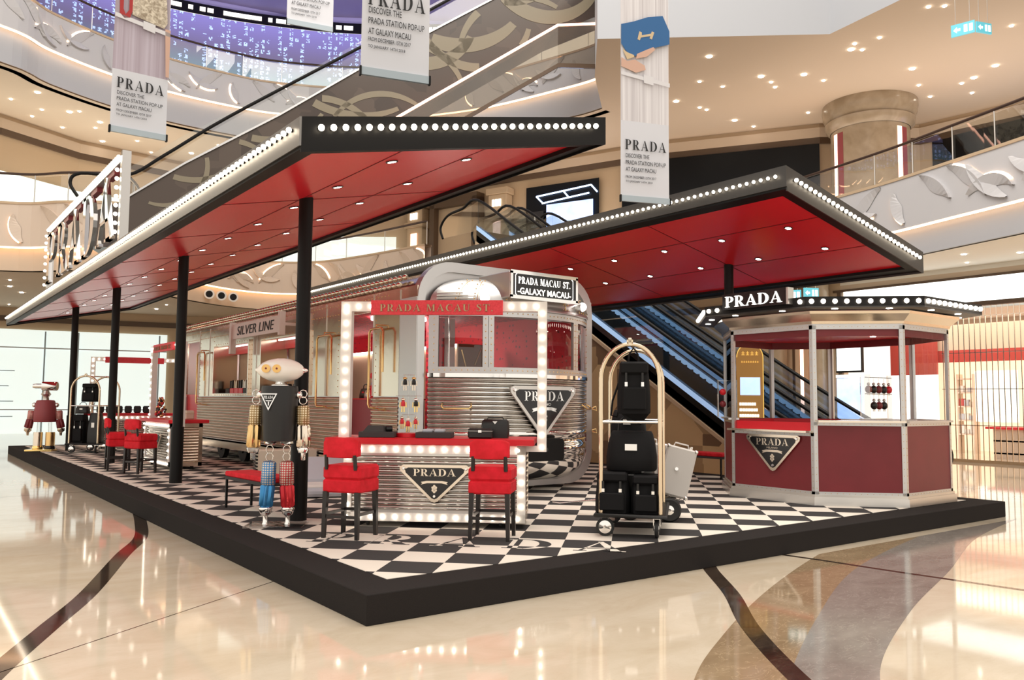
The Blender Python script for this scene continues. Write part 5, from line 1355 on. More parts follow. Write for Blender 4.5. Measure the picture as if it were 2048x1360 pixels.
def bars(t, P, d, zs, m_, nm_, r=.04):
    iv = WM(t); Q = offs(P, d)
    for z in zs: m = MB(); m.tube([iv @ Vector((*q, z)) for q in Q], r, 6); m.build(nm_, m_, t)
LS = [(-24, 36), (-10, 40.3), (0, 40.2), (4.3, 39.7), (8.3, 38.9)]
t = facade('shopfront', 'bright white glazed shopfront on the ground floor at far left', 'shopfront', LS, FZ, 4.72, 'shop_white')
bars(t, LS, -.2, (3.85, .9), 'relief_white', 'rail', .03)
iv = WM(t)
for i, (x, y) in enumerate(((-2.5, 40.25), (.0, 40.2), (2.9, 39.95), (4.3, 39.7), (7.9, 39.0))):
    m = MB(); q = iv @ Vector((x, y - .25, FZ)); m.cyl(q, q + Vector((0, 0, 4.9)), .035, n=6); m.build('mullion', 'banner_hem', t)
for i in range(9):
    m = MB(); q = iv @ Vector((-1.6 + (i % 2) * 1.1, 39.9, .2 + .36 * i)); m.box(q.x, q.x + 2.6 - .3 * (i % 3), q.y, q.y + .03, q.z, q.z + .035); m.build('display_ledge', 'banner_hem', t)
t = facade('shopfront', 'pale glazed shopfront on the second storey at far left', 'shopfront', [(-24, 28), (-8, 31), (0, 32.1), (3.1, 33.9), (7.3, 34.55)], 6.9, 10.4, 'shop_white')
t = facade('shopfront', 'pale lit shopfront low behind the train roof, second storey centre', 'shopfront', [(10, 34.5), (15, 33.2), (17.4, 31.4)], 6.9, 9.8, 'shop_white')
WU = [(19.9, 25.9), (22.2, 20.1)]
lerp2 = lambda a, b, t_: (a[0] + (b[0] - a[0]) * t_, a[1] + (b[1] - a[1]) * t_)
A_, B_ = lerp2(*WU, .26), lerp2(*WU, .86)
t = facade('sports_shopfront', 'blue-lit sports shop window behind the right canopy, second storey', 'shopfront', [A_, B_], 6.9, 11.4, 'dark_room', -.2)
iv = WM(t); dv = (Vector(B_) - Vector(A_)); ux = Vector((dv.x, dv.y, 0)).normalized(); un = Vector((ux.y, -ux.x, 0)); Lw = dv.length
def onw(s, z, off=.30): q = Vector((*A_, 0)) + ux * s + un * off; return iv @ Vector((q.x, q.y, z))
def wpanel(t, s0, s1, z0, z1, m_, nm_, off=.3, th=.03):
    m = MB(); m.add([onw(s0, z0, off), onw(s1, z0, off), onw(s1, z1, off), onw(s0, z1, off), onw(s0, z0, off + th), onw(s1, z0, off + th), onw(s1, z1, off + th), onw(s0, z1, off + th)],
                   [(3, 2, 1, 0), (4, 5, 6, 7), (0, 1, 5, 4), (1, 2, 6, 5), (2, 3, 7, 6), (3, 0, 4, 7)]); return m.build(nm_, m_, t)
MT['screen_blue'] = mat('blue_lit_display', (.35, .5, .8), .4, emit=(.32, .46, .85), es=1.3, noise=(1.4, (.7, .8, 1)))
wpanel(t, .15, 1.0, 8.3, 10.2, 'dark_glass' if False else 'black_gloss', 'poster_panel')
wpanel(t, 1.15, 3.5, 7.8, 10.45, 'screen_blue', 'display_screen')
for (p, q) in (((.6, 10.9), (3.4, 11.1)), ((.9, 10.55), (3.3, 10.75)), ((3.4, 11.1), (3.7, 10.75)), ((.6, 10.9), (.95, 10.55)), ((2.0, 11.0), (2.3, 10.65))):
    m = MB(); m.cyl(onw(*p), onw(*q), .035, n=6); m.build('light_tube', 'strip_blue', t)
m = MB()                                                      # the shop's leaf emblem and its three slanted lines
for k, (dx, h_, wd) in enumerate(((-.13, .20, .10), (0, .30, .10), (.13, .20, .10))):
    c = (.55 + dx, 9.75); pl_ = [(c[0] - wd / 2, c[1]), (c[0], c[1] - .10), (c[0] + wd / 2, c[1]), (c[0] + dx * .6, c[1] + h_)]
    m.add([onw(a, b, .35) for a, b in pl_], [(0, 1, 2, 3)])
m.build('emblem', 'white_paint', t)
sans('shop_lettering', 'adidas', .34, .10, tuple((WM(t).inverted()) @ onw(.55, 9.50, .36)), ux, un, 'white_paint', t, .01)
m = MB()
for (cx, zz, r) in ((2.3, 9.35, .22), (1.7, 8.6, .2)):
    m.add([onw(cx + r * math.cos(a), zz + r * 1.2 * math.sin(a), .345) for a in [i * .5236 for i in range(12)]], [tuple(range(12))])
    m.add([onw(cx - .5, zz - 1.2, .344), onw(cx + .5, zz - 1.2, .344), onw(cx + .3, zz - .25, .344), onw(cx - .3, zz - .25, .344)], [(0, 1, 2, 3)])
m.build('poster_figures', 'banner_hem', t)
t = facade('dark_shopfront', 'long dark shopfront behind the white banner, second storey right', 'shopfront', [(22.3, 19.9), (23.05, 18.2), (26.3, 12.9)], 6.9, 11.8, 'dark_room', -.25)
iv = WM(t)
for (a, b, z) in (((23.6, 16.8), (24.7, 15.1), 9.9), ((24.2, 15.9), (25.2, 14.3), 10.1)):
    m = MB(); m.cyl(iv @ Vector((a[0], a[1], z)), iv @ Vector((b[0], b[1], z + .05)), .05, n=6); m.build('light_tube', 'strip_blue', t)
t = thing('blue_shopfront', 'blue-lit shopfront behind the right-hand marble column, second storey', 'shopfront', (29.5, 6, 6.9))
m = MB(); m.box(0, .1, -8, 4, 0, 5.0); m.build('shop_window', 'dark_room', t)
for i, (y, z) in enumerate(((-1, 2.9), (1.6, 2.6), (.5, 1.9), (-2.5, 2.2))):
    m = MB(); m.cyl((-.1, y - 1.6, z), (-.1, y + 1.4, z + .15), .05, n=6); m.build('light_tube', 'strip_blue', t)
m = MB(); m.box(-.08, -.04, -2.0, 2.2, .8, 2.4); m.build('display_screen', 'screen_blue', t)
# niches and pilasters on the upper wall
for i, (tt, lb) in enumerate(((.05, 'stone pilaster with lit sign left of the sports shop window'), (-.62, 'stone pilaster with lit sign above the escalator heads'))):
    p = lerp2(*WU, tt) if tt > 0 else lerp2((18.4, 30.8), (19.9, 25.9), .04)
    t = thing('stone_pilaster', lb, 'pilaster', (p[0] - .35, p[1] - .1, 6.9), math.atan2(-5.8, 2.3) if tt > 0 else math.atan2(-4.9, 1.5))
    m = MB(); m.box(-.5, .5, -.25, .3, 0, 4.3, .03); m.box(-.62, .62, -.35, .3, 3.3, 3.6, .02); m.box(-.6, .6, -.33, .3, 4.3, 4.6, .02); m.build('shaft', 'wall_tan', t)
    m = MB(); m.box(-.2, .2, -.30, -.26, .8, 3.0); m.build('light_strip', 'cove_pink', t)
    m = MB()
    for k in range(3): m.box(-.26 + .18 * k, -.14 + .18 * k, -.30, -.26, 3.72, 4.05)
    m.build('lit_sign', 'white_sign', t)
t = thing('shop_portal', 'recessed tan portal between two pilasters, second storey centre', 'portal', (19.05, 28.1, 6.9), math.atan2(-4.9, 1.5))
m = MB(); m.box(-1.5, -1.2, -.5, .1, 0, 4.4); m.box(1.2, 1.5, -.5, .1, 0, 4.4); m.box(-1.5, 1.5, -.5, .1, 4.1, 4.6); m.build('surround', 'trim_dark', t)
m = MB(); m.box(-1.2, 1.2, -.15, -.1, 0, 4.1); m.build('door', 'wall_tan', t)

# ---- the marble column with pink light strips
t = thing('marble_column', 'round tan marble column with pink light strips behind the right balcony', 'column', (26.0, 10.6, 6.9))
m = MB(); m.lathe([(1.38, 0), (1.38, 4.75), (1.40, 4.75)], n=48); m.build('shaft', 'marble_tan', t)
m = MB(); m.lathe([(1.40, 4.75), (1.55, 4.9), (1.58, 5.1), (1.52, 5.12), (1.64, 5.35), (1.68, 5.6), (1.66, 5.78)], n=48); m.build('capital', 'marble_tan', t)
vd = math.atan2(-5.88 - 10.6, -3.02 - 26.0)
for a in (-58, 46):
    for (w, rr, mm) in ((9, 1.385, 'cove_pink'), (20, 1.383, 'pale_maroon')):
        aa = [vd + R(a + (w * (i / 4 - .5)) + (0 if w == 9 else 7)) for i in range(5)]
        m = MB(); m.grid([[(rr * math.cos(q) * 1.0, rr * math.sin(q), z) for q in aa] for z in (0, 4.6)]); m.build('light_strip' if w == 9 else 'strip_surround', mm, t)

# ---- the screen wall of the upper atrium
def led_mat():
    m, nt, bs = node_mat('glyph_screen', .4)
    L = nt.links; g = nt.nodes.new('ShaderNodeTexCoord'); sp = nt.nodes.new('ShaderNodeSeparateXYZ'); L.new(g.outputs['UV'], sp.inputs[0])
    def mth(op, a, b=0.0):
        n = nt.nodes.new('ShaderNodeMath'); n.operation = op
        for i, q in enumerate((a, b)):
            if isinstance(q, (int, float)): n.inputs[i].default_value = q
            else: L.new(q, n.inputs[i])
        return n.outputs[0]
    U, V = sp.outputs[0], sp.outputs[1]
    # glyph cells 0.2 m, pixels 0.04 m
    def white(sx, sy, seed):
        c = nt.nodes.new('ShaderNodeCombineXYZ'); L.new(mth('FLOOR', mth('MULTIPLY', U, sx)), c.inputs[0]); L.new(mth('FLOOR', mth('MULTIPLY', V, sy)), c.inputs[1]); c.inputs[2].default_value = seed
        w = nt.nodes.new('ShaderNodeTexWhiteNoise'); w.noise_dimensions = '3D'; L.new(c.outputs[0], w.inputs['Vector']); return w.outputs['Value']
    px = mth('GREATER_THAN', white(20, 20, 1), .50)
    gx = mth('LESS_THAN', mth('FRACT', mth('MULTIPLY', U, 4)), .62); gy = mth('LESS_THAN', mth('FRACT', mth('MULTIPLY', V, 4)), .72)
    cell = mth('GREATER_THAN', white(4, 4, 5), .25); col = white(4, 0.45, 9)
    on = mth('MULTIPLY', mth('MULTIPLY', px, mth('MULTIPLY', gx, gy)), mth('MULTIPLY', cell, mth('GREATER_THAN', col, .25)))
    cr = nt.nodes.new('ShaderNodeValToRGB'); L.new(mth('DIVIDE', mth('SUBTRACT', V, 14.6), 4.2), cr.inputs[0]); e = cr.color_ramp.elements
    e[0].position = .22; e[0].color = (.055, .24, .28, 1); e[1].position = .60; e[1].color = (.15, .12, .24, 1); x = e.new(1.0); x.color = (.26, .22, .62, 1)
    mx = nt.nodes.new('ShaderNodeMix'); mx.data_type = 'RGBA'; L.new(on, mx.inputs[0]); L.new(cr.outputs[0], mx.inputs[6]); mx.inputs[7].default_value = (.55, .72, 1.4, 1)
    bs.inputs['Base Color'].default_value = (.02, .02, .03, 1)
    L.new(mx.outputs[2], bs.inputs['Emission Color']); bs.inputs['Emission Strength'].default_value = 1.0
    return m
MT['led'] = led_mat()
PLED = sm([(-16, 27), (-6, 30), (0, 31), (4.9, 31.6), (8, 31.2), (11, 30.2), (13.8, 28.8), (17.5, 26)], 6)
def uvwall(name, P, z0, z1, m_, label, cat):
    t = thing(name, label, cat, (*P[len(P) // 2], z0)); iv = WM(t); m = MB(); m.grid([[iv @ Vector((x, y, z0)), iv @ Vector((x, y, z1))] for x, y in P], smooth=True)
    o = m.build('screen', m_, t, fix=False); uv = o.data.uv_layers.new(name='uv'); s = [0]
    for i in range(len(P) - 1): s.append(s[-1] + (Vector(P[i + 1]) - Vector(P[i])).length)
    for poly in o.data.polygons:
        for li, vi in zip(poly.loop_indices, poly.vertices): uv.data[li].uv = (s[vi // 2], z0 if vi % 2 == 0 else z1)
    return t
uvwall('led_screen', PLED, 14.8, 18.6, 'led', 'curved screen wall of scrolling blue white glyphs at upper left', 'screen')
t = thing('ribbon_display', 'dark ribbon display with white symbols above the curved glyph screen', 'display', (8, 31, 18.6)); iv = WM(t)
m = MB(); m.grid([[iv @ Vector((x, y - .15, 18.55)), iv @ Vector((x, y - .15, 19.05))] for x, y in PLED], smooth=False); m.build('ribbon', 'black_gloss', t)
m = MB(); random.seed(4)
for i in range(6, len(PLED) - 1):
    for k in range(3):
        p = Vector(PLED[i]).lerp(Vector(PLED[i + 1]), k / 3); d = (Vector(PLED[i + 1]) - Vector(PLED[i])).normalized(); q = p + d * .16 + d * random.random() * .1
        if random.random() < .3: continue
        a, b = iv @ Vector((p.x, p.y - .19, 18.7)), iv @ Vector((q.x, q.y - .19, 18.9)); m.add([a, (b[0], b[1], a[2]), b, (a[0], a[1], b[2])], [(0, 1, 2, 3)])
props(m.build('symbols', 'white_sign', t), kind='stuff')
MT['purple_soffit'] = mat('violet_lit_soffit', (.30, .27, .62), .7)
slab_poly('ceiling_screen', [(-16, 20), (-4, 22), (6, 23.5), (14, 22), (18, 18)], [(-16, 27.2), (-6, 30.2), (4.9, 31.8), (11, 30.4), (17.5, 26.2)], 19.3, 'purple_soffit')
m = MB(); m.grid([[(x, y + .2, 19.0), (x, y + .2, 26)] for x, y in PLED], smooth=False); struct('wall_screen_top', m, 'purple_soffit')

# ---- recessed ceiling lights
DLR = [(17.7, 11.3), (19.1, 12.9), (20.1, 12.7), (20.4, 11.3), (21.1, 11.4), (21.6, 11.6), (21.4, 10.3), (22.4, 10.2), (20.5, 7.9), (20.8, 8.2), (21.1, 8.0), (20.7, 7.2), (23.8, 7.8), (26.4, 7.4), (25.4, 8.4), (26.2, 6.9), (27.6, 7.6), (26.8, 8.7), (25.7, 6.0), (23.0, 4.4), (20.2, 5.0), (19.9, 14.7), (21.1, 14.6), (21.5, 14.6), (23.3, 14.7), (24.5, 14.7), (24.8, 12.4), (24.0, 17.3), (19.9, 5.3), (18.2, 21.5), (19.0, 22.4), (19.8, 20.2), (20.6, 21.4)]
DLL = [(.8, 28.5), (.1, 29.9), (1.2, 30.5), (2.1, 30.1), (2.4, 29.8), (1.0, 31.6), (3.3, 30.7), (2.2, 32.4), (3.3, 31.6), (3.9, 33.4), (5.1, 32.4), (6.0, 33.8), (7.5, 32.8), (8.0, 33.6), (8.1, 30.8)]
DL1 = [(.5, 31.1), (.3, 29.1), (1.2, 38.4), (1.1, 33.0), (5.0, 38.3), (6.9, 33.7), (7.0, 35.9)]
DR1 = [(21.1, 5.1), (22.1, 7.1), (22.6, 5.7), (22.0, 4.0), (21.2, 18.6), (21.9, 16.5), (20.4, 20.2)]
d0 = None
for (L_, z, lb, gp) in ((DLR, ZS3, 'round recessed lamp in the tan ceiling above the right balcony', 'lamps in the right upper ceiling'), (DLL, ZS3, 'round recessed lamp in the tan ceiling at upper left', 'lamps in the left upper ceiling'),
                    (DL1, ZS2, 'small recessed lamp under the left second-storey balcony', 'lamps under the left balcony'), (DR1, ZS2, 'small recessed lamp in the pale ceiling at lower right', 'lamps under the right balcony')):
    for i, (x, y) in enumerate(L_):
        if d0 is None:
            m = MB(); m.lathe([(.11, 0), (.11, -.02), (.085, -.03), (.001, -.03)], n=14); d0 = m.build('ceiling_lamp', 'lamp')
            o = d0
        else: o = d0.copy(); COL.objects.link(o)
        o.location = (x, y, z - .002); s = .85 if i % 3 == 0 else .5; s *= .8 if z == ZS2 else 1; o.scale = (s, s, 1)
        props(o, lb, 'ceiling lamp', gp)
# ================================================================ ground-floor shops on the right
XW = 23.4
def wallr(t, y0, y1, z0, z1, m_, nm_, x=XW, th=.08):
    m = wmb(t); m.box(x, x + th, y0, y1, z0, z1); return m.build(nm_, m_, t)
m = MB(); m.box(XW, XW + .4, 10.35, 12.95, FZ, ZS2 + .1); struct('wall_right', m, 'wall_tan')
m = MB(); m.box(XW, XW + .3, -14, 10.35, 5.40, 5.60); struct('wall_right_lintel', m, 'ceil_tan')
m = MB(); m.box(XW, XW + .3, -14, 10.35, 5.60, ZS2 + .1); struct('wall_right_upper', m, 'ceil_bright')
m = MB(); m.box(XW - .06, XW + .05, -14, 10.6, 5.36, 5.44); struct('trim_right_lintel', m, 'trim_dark')
m = MB(); m.box(XW - .05, XW + .05, 10.3, 10.45, FZ, 5.4); m.box(XW - .05, XW + .05, 12.2, 12.28, FZ, 5.7); struct('trim_right_jamb', m, 'trim_dark')
for i, (y, r) in enumerate(((11.0, .30), (12.6, .34))):
    t = thing('stone_pier', 'half-round tan stone pier behind the kiosk, %s one' % ('right' if i == 0 else 'left'), 'pier', (XW - .46, y, FZ))
    m = MB(); m.lathe([(r, 0), (r, 5.2), (r + .12, 5.4), (r + .12, ZS2 - FZ)], n=24); m.build('shaft', 'marble_tan', t)
    if i == 0: m = MB(); m.box(-.36, -.33, .32, .44, .6, 4.5); m.build('light_strip', 'cove_pink', t)
t = thing('lightbox_fascia', 'long glowing white fascia above the roller grille at right', 'lightbox', (XW, 2, 4.55))
m = MB(); m.box(-.05, .15, -14, 8.2, 0, .82); m.build('lightbox', 'lightbox', t)
m = MB(); m.box(-.08, .15, -14, 8.3, -.05, 0); m.build('frame', 'trim_dark', t)
t = thing('roller_grille', 'closed see-through roller grille in front of the red and peach shop at right', 'grille', (XW - .15, 2, FZ))
k = 0
g0 = None
y = -9.0
n_ = 0
while y < 6.9:
    if n_ < 99:
        if g0 is None: m = MB(); m.box(-.012, .012, -.010, .010, .05, 4.78); g0 = m.build('grille_bar', 'champagne', t); g0.location = (0, 4.8, 0)
        else: o = g0.copy(); COL.objects.link(o); o.location = (0, 4.8 - n_ * .16, 0)
    n_ += 1; y += .16
for z in (.05, 1.1, 2.2, 3.3, 4.4): m = MB(); m.box(-.012, .012, -11.2, 4.85, z, z + .018); m.build('grille_tie', 'champagne', t)
m = MB(); m.box(-.06, .06, -11.2, 4.9, 0, .09); m.build('bottom_rail', 'champagne', t)
m = MB(); m.box(-.10, .10, -11.2, 4.9, 4.72, 4.85); m.build('housing', 'trim_dark', t)
t = thing('peach_shop', 'peach-lit gift shop with red fascia behind the roller grille', 'shop', (27, 2, FZ))
m = wmb(t); m.box(30, 30.1, -14, 12, FZ, 4.5); m.build('back_wall', 'shop_peach', t)
m = wmb(t); m.box(XW + .3, 30, -14, 10.3, 4.45, 4.55); m.build('shop_ceiling', 'white_paint', t)
m = wmb(t); m.box(26.9, 27.0, -14, 8.9, 2.98, 3.40); m.build('fascia', 'shop_red', t)
m = wmb(t); m.box(26.7, 26.8, 8.7, 10.4, 2.55, 3.90); m.build('fascia', 'shop_red', t)
m = wmb(t); m.box(26.9, 27.0, -14, 10.4, 3.40, 4.5); m.build('upper_wall', 'relief_warm', t)
m = wmb(t); m.box(26.75, 26.8, 8.7, 10.4, FZ, 2.55); m.build('lit_display', 'lightbox', t)
m = wmb(t); m.box(28.0, 28.05, 6.6, 8.0, .9, 2.7); m.build('lit_display', 'shop_white', t)
m = wmb(t); m.box(29.0, 29.05, 1.6, 3.2, .8, 2.4); m.build('lit_display', 'shop_white', t)
for (y0, y1) in ((8.2, 8.7), (4.9, 5.9), (3.5, 4.4)):
    m = wmb(t)
    for z in (.4, .9, 1.4, 1.9, 2.4): m.box(28.2, 28.6, y0, y1, z, z + .05)
    m.box(28.2, 28.6, y0 - .05, y0, FZ, 2.6); m.box(28.2, 28.6, y1, y1 + .05, FZ, 2.6); m.build('shelf_unit', 'relief_warm', t)
random.seed(8)
gd = None
for (y0, y1) in ((8.2, 8.7), (4.9, 5.9), (3.5, 4.4)):
    for z in (.45, .95, 1.45, 1.95):
        for q in range(3):
            o = MB(); w = random.uniform(.06, .1); h = random.uniform(.15, .32)
            o.box(-w, w, -w, w, 0, h, .01); ob = o.build('shop_box', random.choice(['shop_red', 'white_paint', 'cream_case', 'banner_grey']))
            ob.location = (28.35, y0 + (y1 - y0) * (q + .5) / 3, z + .001); props(ob, 'small packaged item on the shelves of the peach shop behind the grille', 'package', 'packages on the peach shop shelves')
t = thing('shop_table', 'low table with red top and stacked goods inside the peach shop', 'table', (26.2, 5.6, FZ))
m = MB(); m.box(-.5, .5, -1.1, 1.1, .95, 1.02); m.build('table_top', 'red_sign', t)
m = MB(); m.box(-.4, .4, -.9, .9, .55, .6); m.box(-.4, .4, -.9, .9, .15, .2); m.box(-.4, -.35, -.9, .9, 0, .95); m.build('base', 'relief_warm', t)
t = thing('white_screen', 'tall blank white lit screen on a dark frame behind the kiosk', 'screen', (XW - .2, 9.95, FZ))
m = MB(); m.box(-.02, .1, -.48, .48, 2.80, 4.35); m.build('frame', 'black', t)
m = MB(); m.box(-.04, -.02, -.44, .44, 2.86, 4.30); m.build('panel', 'lightbox', t)
m = MB(); m.box(-.03, .1, -.46, .46, 1.1, 2.6); m.build('lower_panel', 'screen_blue', t)
m = MB(); m.box(-.04, .1, -.48, .48, 2.62, 2.72); m.build('rail', 'lightbox', t)

# ================================================================ ground escalators behind the train
SL = .60
def esc(x0, x1, label, near):
    t = thing('escalator', label, 'escalator', (x0, 3.9, FZ)); zf = lambda y: 1.10 + SL * (y - 6.07)          # skirt line
    y0, y1 = 3.85, 15.9
    ax, bx = Vector((0, 1, 0)), Vector((0, 0, 1))
    def sheet(m, x, x2, lo, hi, ya=y0, yb=y1):
        m.prism([(ya, zf(ya) + lo), (yb, zf(yb) + lo), (yb, zf(yb) + hi), (ya, zf(ya) + hi)], (x, 0, 0), (0, 1, 0), (0, 0, 1), (1, 0, 0), 0, x2 - x)
    m = wmb(t)
    n = 60
    for i in range(n):
        ya = y0 + (y1 - y0) * i / n; yb = y0 + (y1 - y0) * (i + 1) / n; z = zf(ya) + .02
        m.box(x0 + .12, x1 - .12, ya, yb, z - .22, z)
    m.build('steps', 'dark_room', t)
    m = wmb(t); sheet(m, x0, x1, -.85, -.20); m.build('truss', 'black_gloss', t)
    for xa in (x0, x1 - .10):
        m = wmb(t); sheet(m, xa, xa + .10, -.40, .03); m.build('skirt', 'black_gloss', t)
        m = wmb(t); sheet(m, xa - .004 if xa == x0 else xa - .004, xa + .0, -.04, .10); m.build('light_strip', 'strip_skirt', t)
        m = wmb(t); sheet(m, xa + .045, xa + .06, .03, .90); m.build('balustrade', 'esc_glass', t)
        m = wmb(t)
        P = [(xa + .05, y0 - .9, FZ + .25), (xa + .05, y0 - 1.15, FZ + .55), (xa + .05, y0 - 1.1, FZ + .85), (xa + .05, y0 - .8, FZ + 1.0), (xa + .05, y0 - .3, zf(y0) + .90 - .0), (xa + .05, y1, zf(y1) + .93),
             (xa + .05, y1 + .9, 7.82), (xa + .05, y1 + 1.8, 7.74), (xa + .05, y1 + 2.25, 7.4), (xa + .05, y1 + 2.1, 7.0)]
        P = P[:5] + [(xa + .05, y0 + (y1 - y0) * k / 6, zf(y0 + (y1 - y0) * k / 6) + .93) for k in range(1, 7)] + P[6:]
        m.tube(smooth_pts(P, 5), .045, 8); m.build('handrail', 'black', t)
        m = wmb(t); q = [(y1, zf(y1) + .9), (y1 + 1.0, 7.72), (y1 + 1.9, 7.70), (y1 + 2.27, 7.38), (y1 + 2.1, 7.0), (y1, 6.95)]
        m.prism(q, (xa + .045, 0, 0), (0, 1, 0), (0, 0, 1), (1, 0, 0), 0, .012); m.build('balustrade', 'esc_glass', t)
    if near:
        m = wmb(t); m.prism([(y0 - 1, zf(y0 - 1) - .42), (y1, zf(y1) - .42), (y1, zf(y1) - .52), (y0 - 1, zf(y0 - 1) - .52)], (x0 - .05, 0, 0), (0, 1, 0), (0, 0, 1), (1, 0, 0), 0, .1); m.build('edge_trim', 'wall_tan', t)
        m = wmb(t); m.prism([(4.0, FZ), (y1, FZ), (y1, zf(y1) - .5), (4.8, zf(4.8) - .5)], (x0 - .01, 0, 0), (0, 1, 0), (0, 0, 1), (1, 0, 0), 0, .06); m.build('side_cladding', 'esc_side', t)
    return t
MT['strip_skirt'] = mat('blue_skirt_light', (.3, .45, .6), .4, emit=(.34, .50, .78), es=.55)
MT['esc_glass'] = glass_mat('escalator_glass', (.80, .86, .90), .82)
def patchwork(name, A, B, C):
    m, nt, bs = node_mat(name, .28); tc = nt.nodes.new('ShaderNodeTexCoord'); mp = nt.nodes.new('ShaderNodeMapping')
    nt.links.new(tc.outputs['Object'], mp.inputs[0]); vo = nt.nodes.new('ShaderNodeTexVoronoi'); vo.inputs['Scale'].default_value = 1.1; vo.distance = 'MANHATTAN'
    nt.links.new(mp.outputs[0], vo.inputs['Vector']); s = nt.nodes.new('ShaderNodeSeparateColor'); nt.links.new(vo.outputs['Color'], s.inputs[0])
    cr = nt.nodes.new('ShaderNodeValToRGB'); cr.color_ramp.interpolation = 'CONSTANT'; nt.links.new(s.outputs[0], cr.inputs[0]); e = cr.color_ramp.elements
    e[0].color = (*A, 1); e[1].position = .45; e[1].color = (*B, 1); x = e.new(.78); x.color = (*C, 1); nt.links.new(cr.outputs[0], bs.inputs['Base Color']); return m
MT['esc_side'] = patchwork('patchwork_stone', (.42, .28, .15), (.20, .12, .07), (.62, .44, .24))
MT['brown_soffit'] = patchwork('brown_patchwork_panels', (.066, .047, .037), (.05, .036, .029), (.082, .06, .047))
esc(11.8, 13.2, 'black escalator with blue skirt lights rising behind the train, nearer one', True)
esc(13.6, 15.0, 'black escalator with blue skirt lights rising behind the train, farther one', False)

# ================================================================ the brown patterned escalator across the upper left
PA, PB = Vector((2.42, 20.96, 0)), Vector((15.84, 14.72, 0))
EU = (PB - PA).normalized(); EN = Vector((EU.y, -EU.x, 0))          # EN points to the camera side
def s_of(x): return (x - PA.x) / EU.x
t = thing('upper_escalator', 'long brown patterned escalator underside sloping up behind the left canopy', 'escalator', (PA.x, PA.y, 6.0))
UPc = [(s_of(2.4), 7.46), (s_of(3.9), 8.65), (s_of(6.43), 10.41), (s_of(8.65), 12.13), (s_of(12.6), 14.95), (s_of(15.6), 17.2), (s_of(17.4), 18.4)]
LOc = [(s_of(17.4), 15.6), (s_of(14.5), 14.0), (s_of(10.1), 10.75), (s_of(7.0), 8.5), (s_of(4.6), 6.8), (s_of(3.0), 6.0), (s_of(1.5), 6.0), (s_of(1.5), 7.0)]
m = wmb(t); m.prism(UPc + LOc, PA, EU, (0, 0, 1), -EN, 0, 1.5); m.build('side_and_soffit', 'brown_soffit', t)
def arcband(cs, cz, r, w, a0, a1, n=24):
    A = [(cs + r * math.cos(R(a0 + (a1 - a0) * i / n)), cz + r * math.sin(R(a0 + (a1 - a0) * i / n))) for i in range(n + 1)]
    B = [(cs + (r - w * (.55 + .45 * math.sin(math.pi * i / n))) * math.cos(R(a0 + (a1 - a0) * i / n)), cz + (r - w * (.55 + .45 * math.sin(math.pi * i / n))) * math.sin(R(a0 + (a1 - a0) * i / n))) for i in range(n + 1)]
    return A, B
def inside(p):
    P = UPc + LOc; c = False; j = len(P) - 1
    for i in range(len(P)):
        if ((P[i][1] > p[1]) != (P[j][1] > p[1])) and (p[0] < (P[j][0] - P[i][0]) * (p[1] - P[i][1]) / (P[j][1] - P[i][1]) + P[i][0]): c = not c
        j = i
    return c
ARCS = [(s_of(6.0), 11.6, 2.1, .22, 200, 330), (s_of(7.6), 9.2, 2.0, .22, 20, 150), (s_of(8.5), 13.4, 2.9, .26, 195, 300), (s_of(10.1), 11.4, 1.9, .25, 15, 165), (s_of(10.4), 14.2, 1.9, .45, 200, 340),
        (s_of(12.0), 14.4, 2.0, .3, 190, 350), (s_of(11.4), 15.6, 2.6, .5, 215, 325), (s_of(13.6), 13.0, 2.3, .28, 60, 170), (s_of(14.2), 16.4, 2.1, .5, 180, 330), (s_of(13.0), 16.8, 2.0, .35, 190, 300),
        (s_of(4.1), 10.0, 1.9, .18, 215, 330), (s_of(5.1), 8.0, 1.6, .18, 40, 160), (s_of(3.4), 8.6, 1.3, .16, 250, 400), (s_of(9.4), 9.6, 1.9, .2, 50, 150)]
for (a, b, r, w, p, q) in ARCS:
    m = wmb(t); A, B = arcband(a, b, r, w, p, q)
    for i in range(len(A) - 1):
        if all(inside(z) for z in (A[i], A[i + 1], B[i], B[i + 1])): m.prism([A[i], A[i + 1], B[i + 1], B[i]], PA, EU, (0, 0, 1), EN, .0, .012)
    if m.v: m.build('inlaid_arc', 'stone_beige', t)
m = wmb(t)
for i in range(len(UPc) - 1):
    a, b = UPc[i], UPc[i + 1]; m.prism([a, b, (b[0], b[1] + .07), (a[0], a[1] + .07)], PA, EU, (0, 0, 1), -EN, -.05, 1.55)
m.build('edge_trim', 'satin', t)
m = wmb(t); m.prism([(a, b + .05) for a, b in UPc] + [(a, b + 1.0) for a, b in reversed(UPc)], PA, EU, (0, 0, 1), -EN, .10, .112); m.build('glass_panel', 'glass', t)
HR = [PA + EU * (s_of(1.2)) + Vector((0, 0, 7.5)), PA + EU * s_of(1.0) + Vector((0, 0, 7.9)), PA + EU * s_of(1.25) + Vector((0, 0, 8.2)), PA + EU * s_of(2.44) + Vector((0, 0, 8.23)), PA + EU * s_of(3.38) + Vector((0, 0, 8.92)), PA + EU * s_of(5.07) + Vector((0, 0, 10.29)),
      PA + EU * s_of(8.64) + Vector((0, 0, 12.88)), PA + EU * s_of(10.67) + Vector((0, 0, 14.37)), PA + EU * s_of(13.5) + Vector((0, 0, 16.5)), PA + EU * s_of(16.5) + Vector((0, 0, 18.7))]
m = wmb(t); m.tube(smooth_pts(HR, 5), .05, 8); m.build('handrail', 'black', t)
t = thing('glass_escalator_side', 'glass escalator side with glowing pink top rail, above the front of the left canopy', 'balustrade', (10.1, 17.4, 9.0))
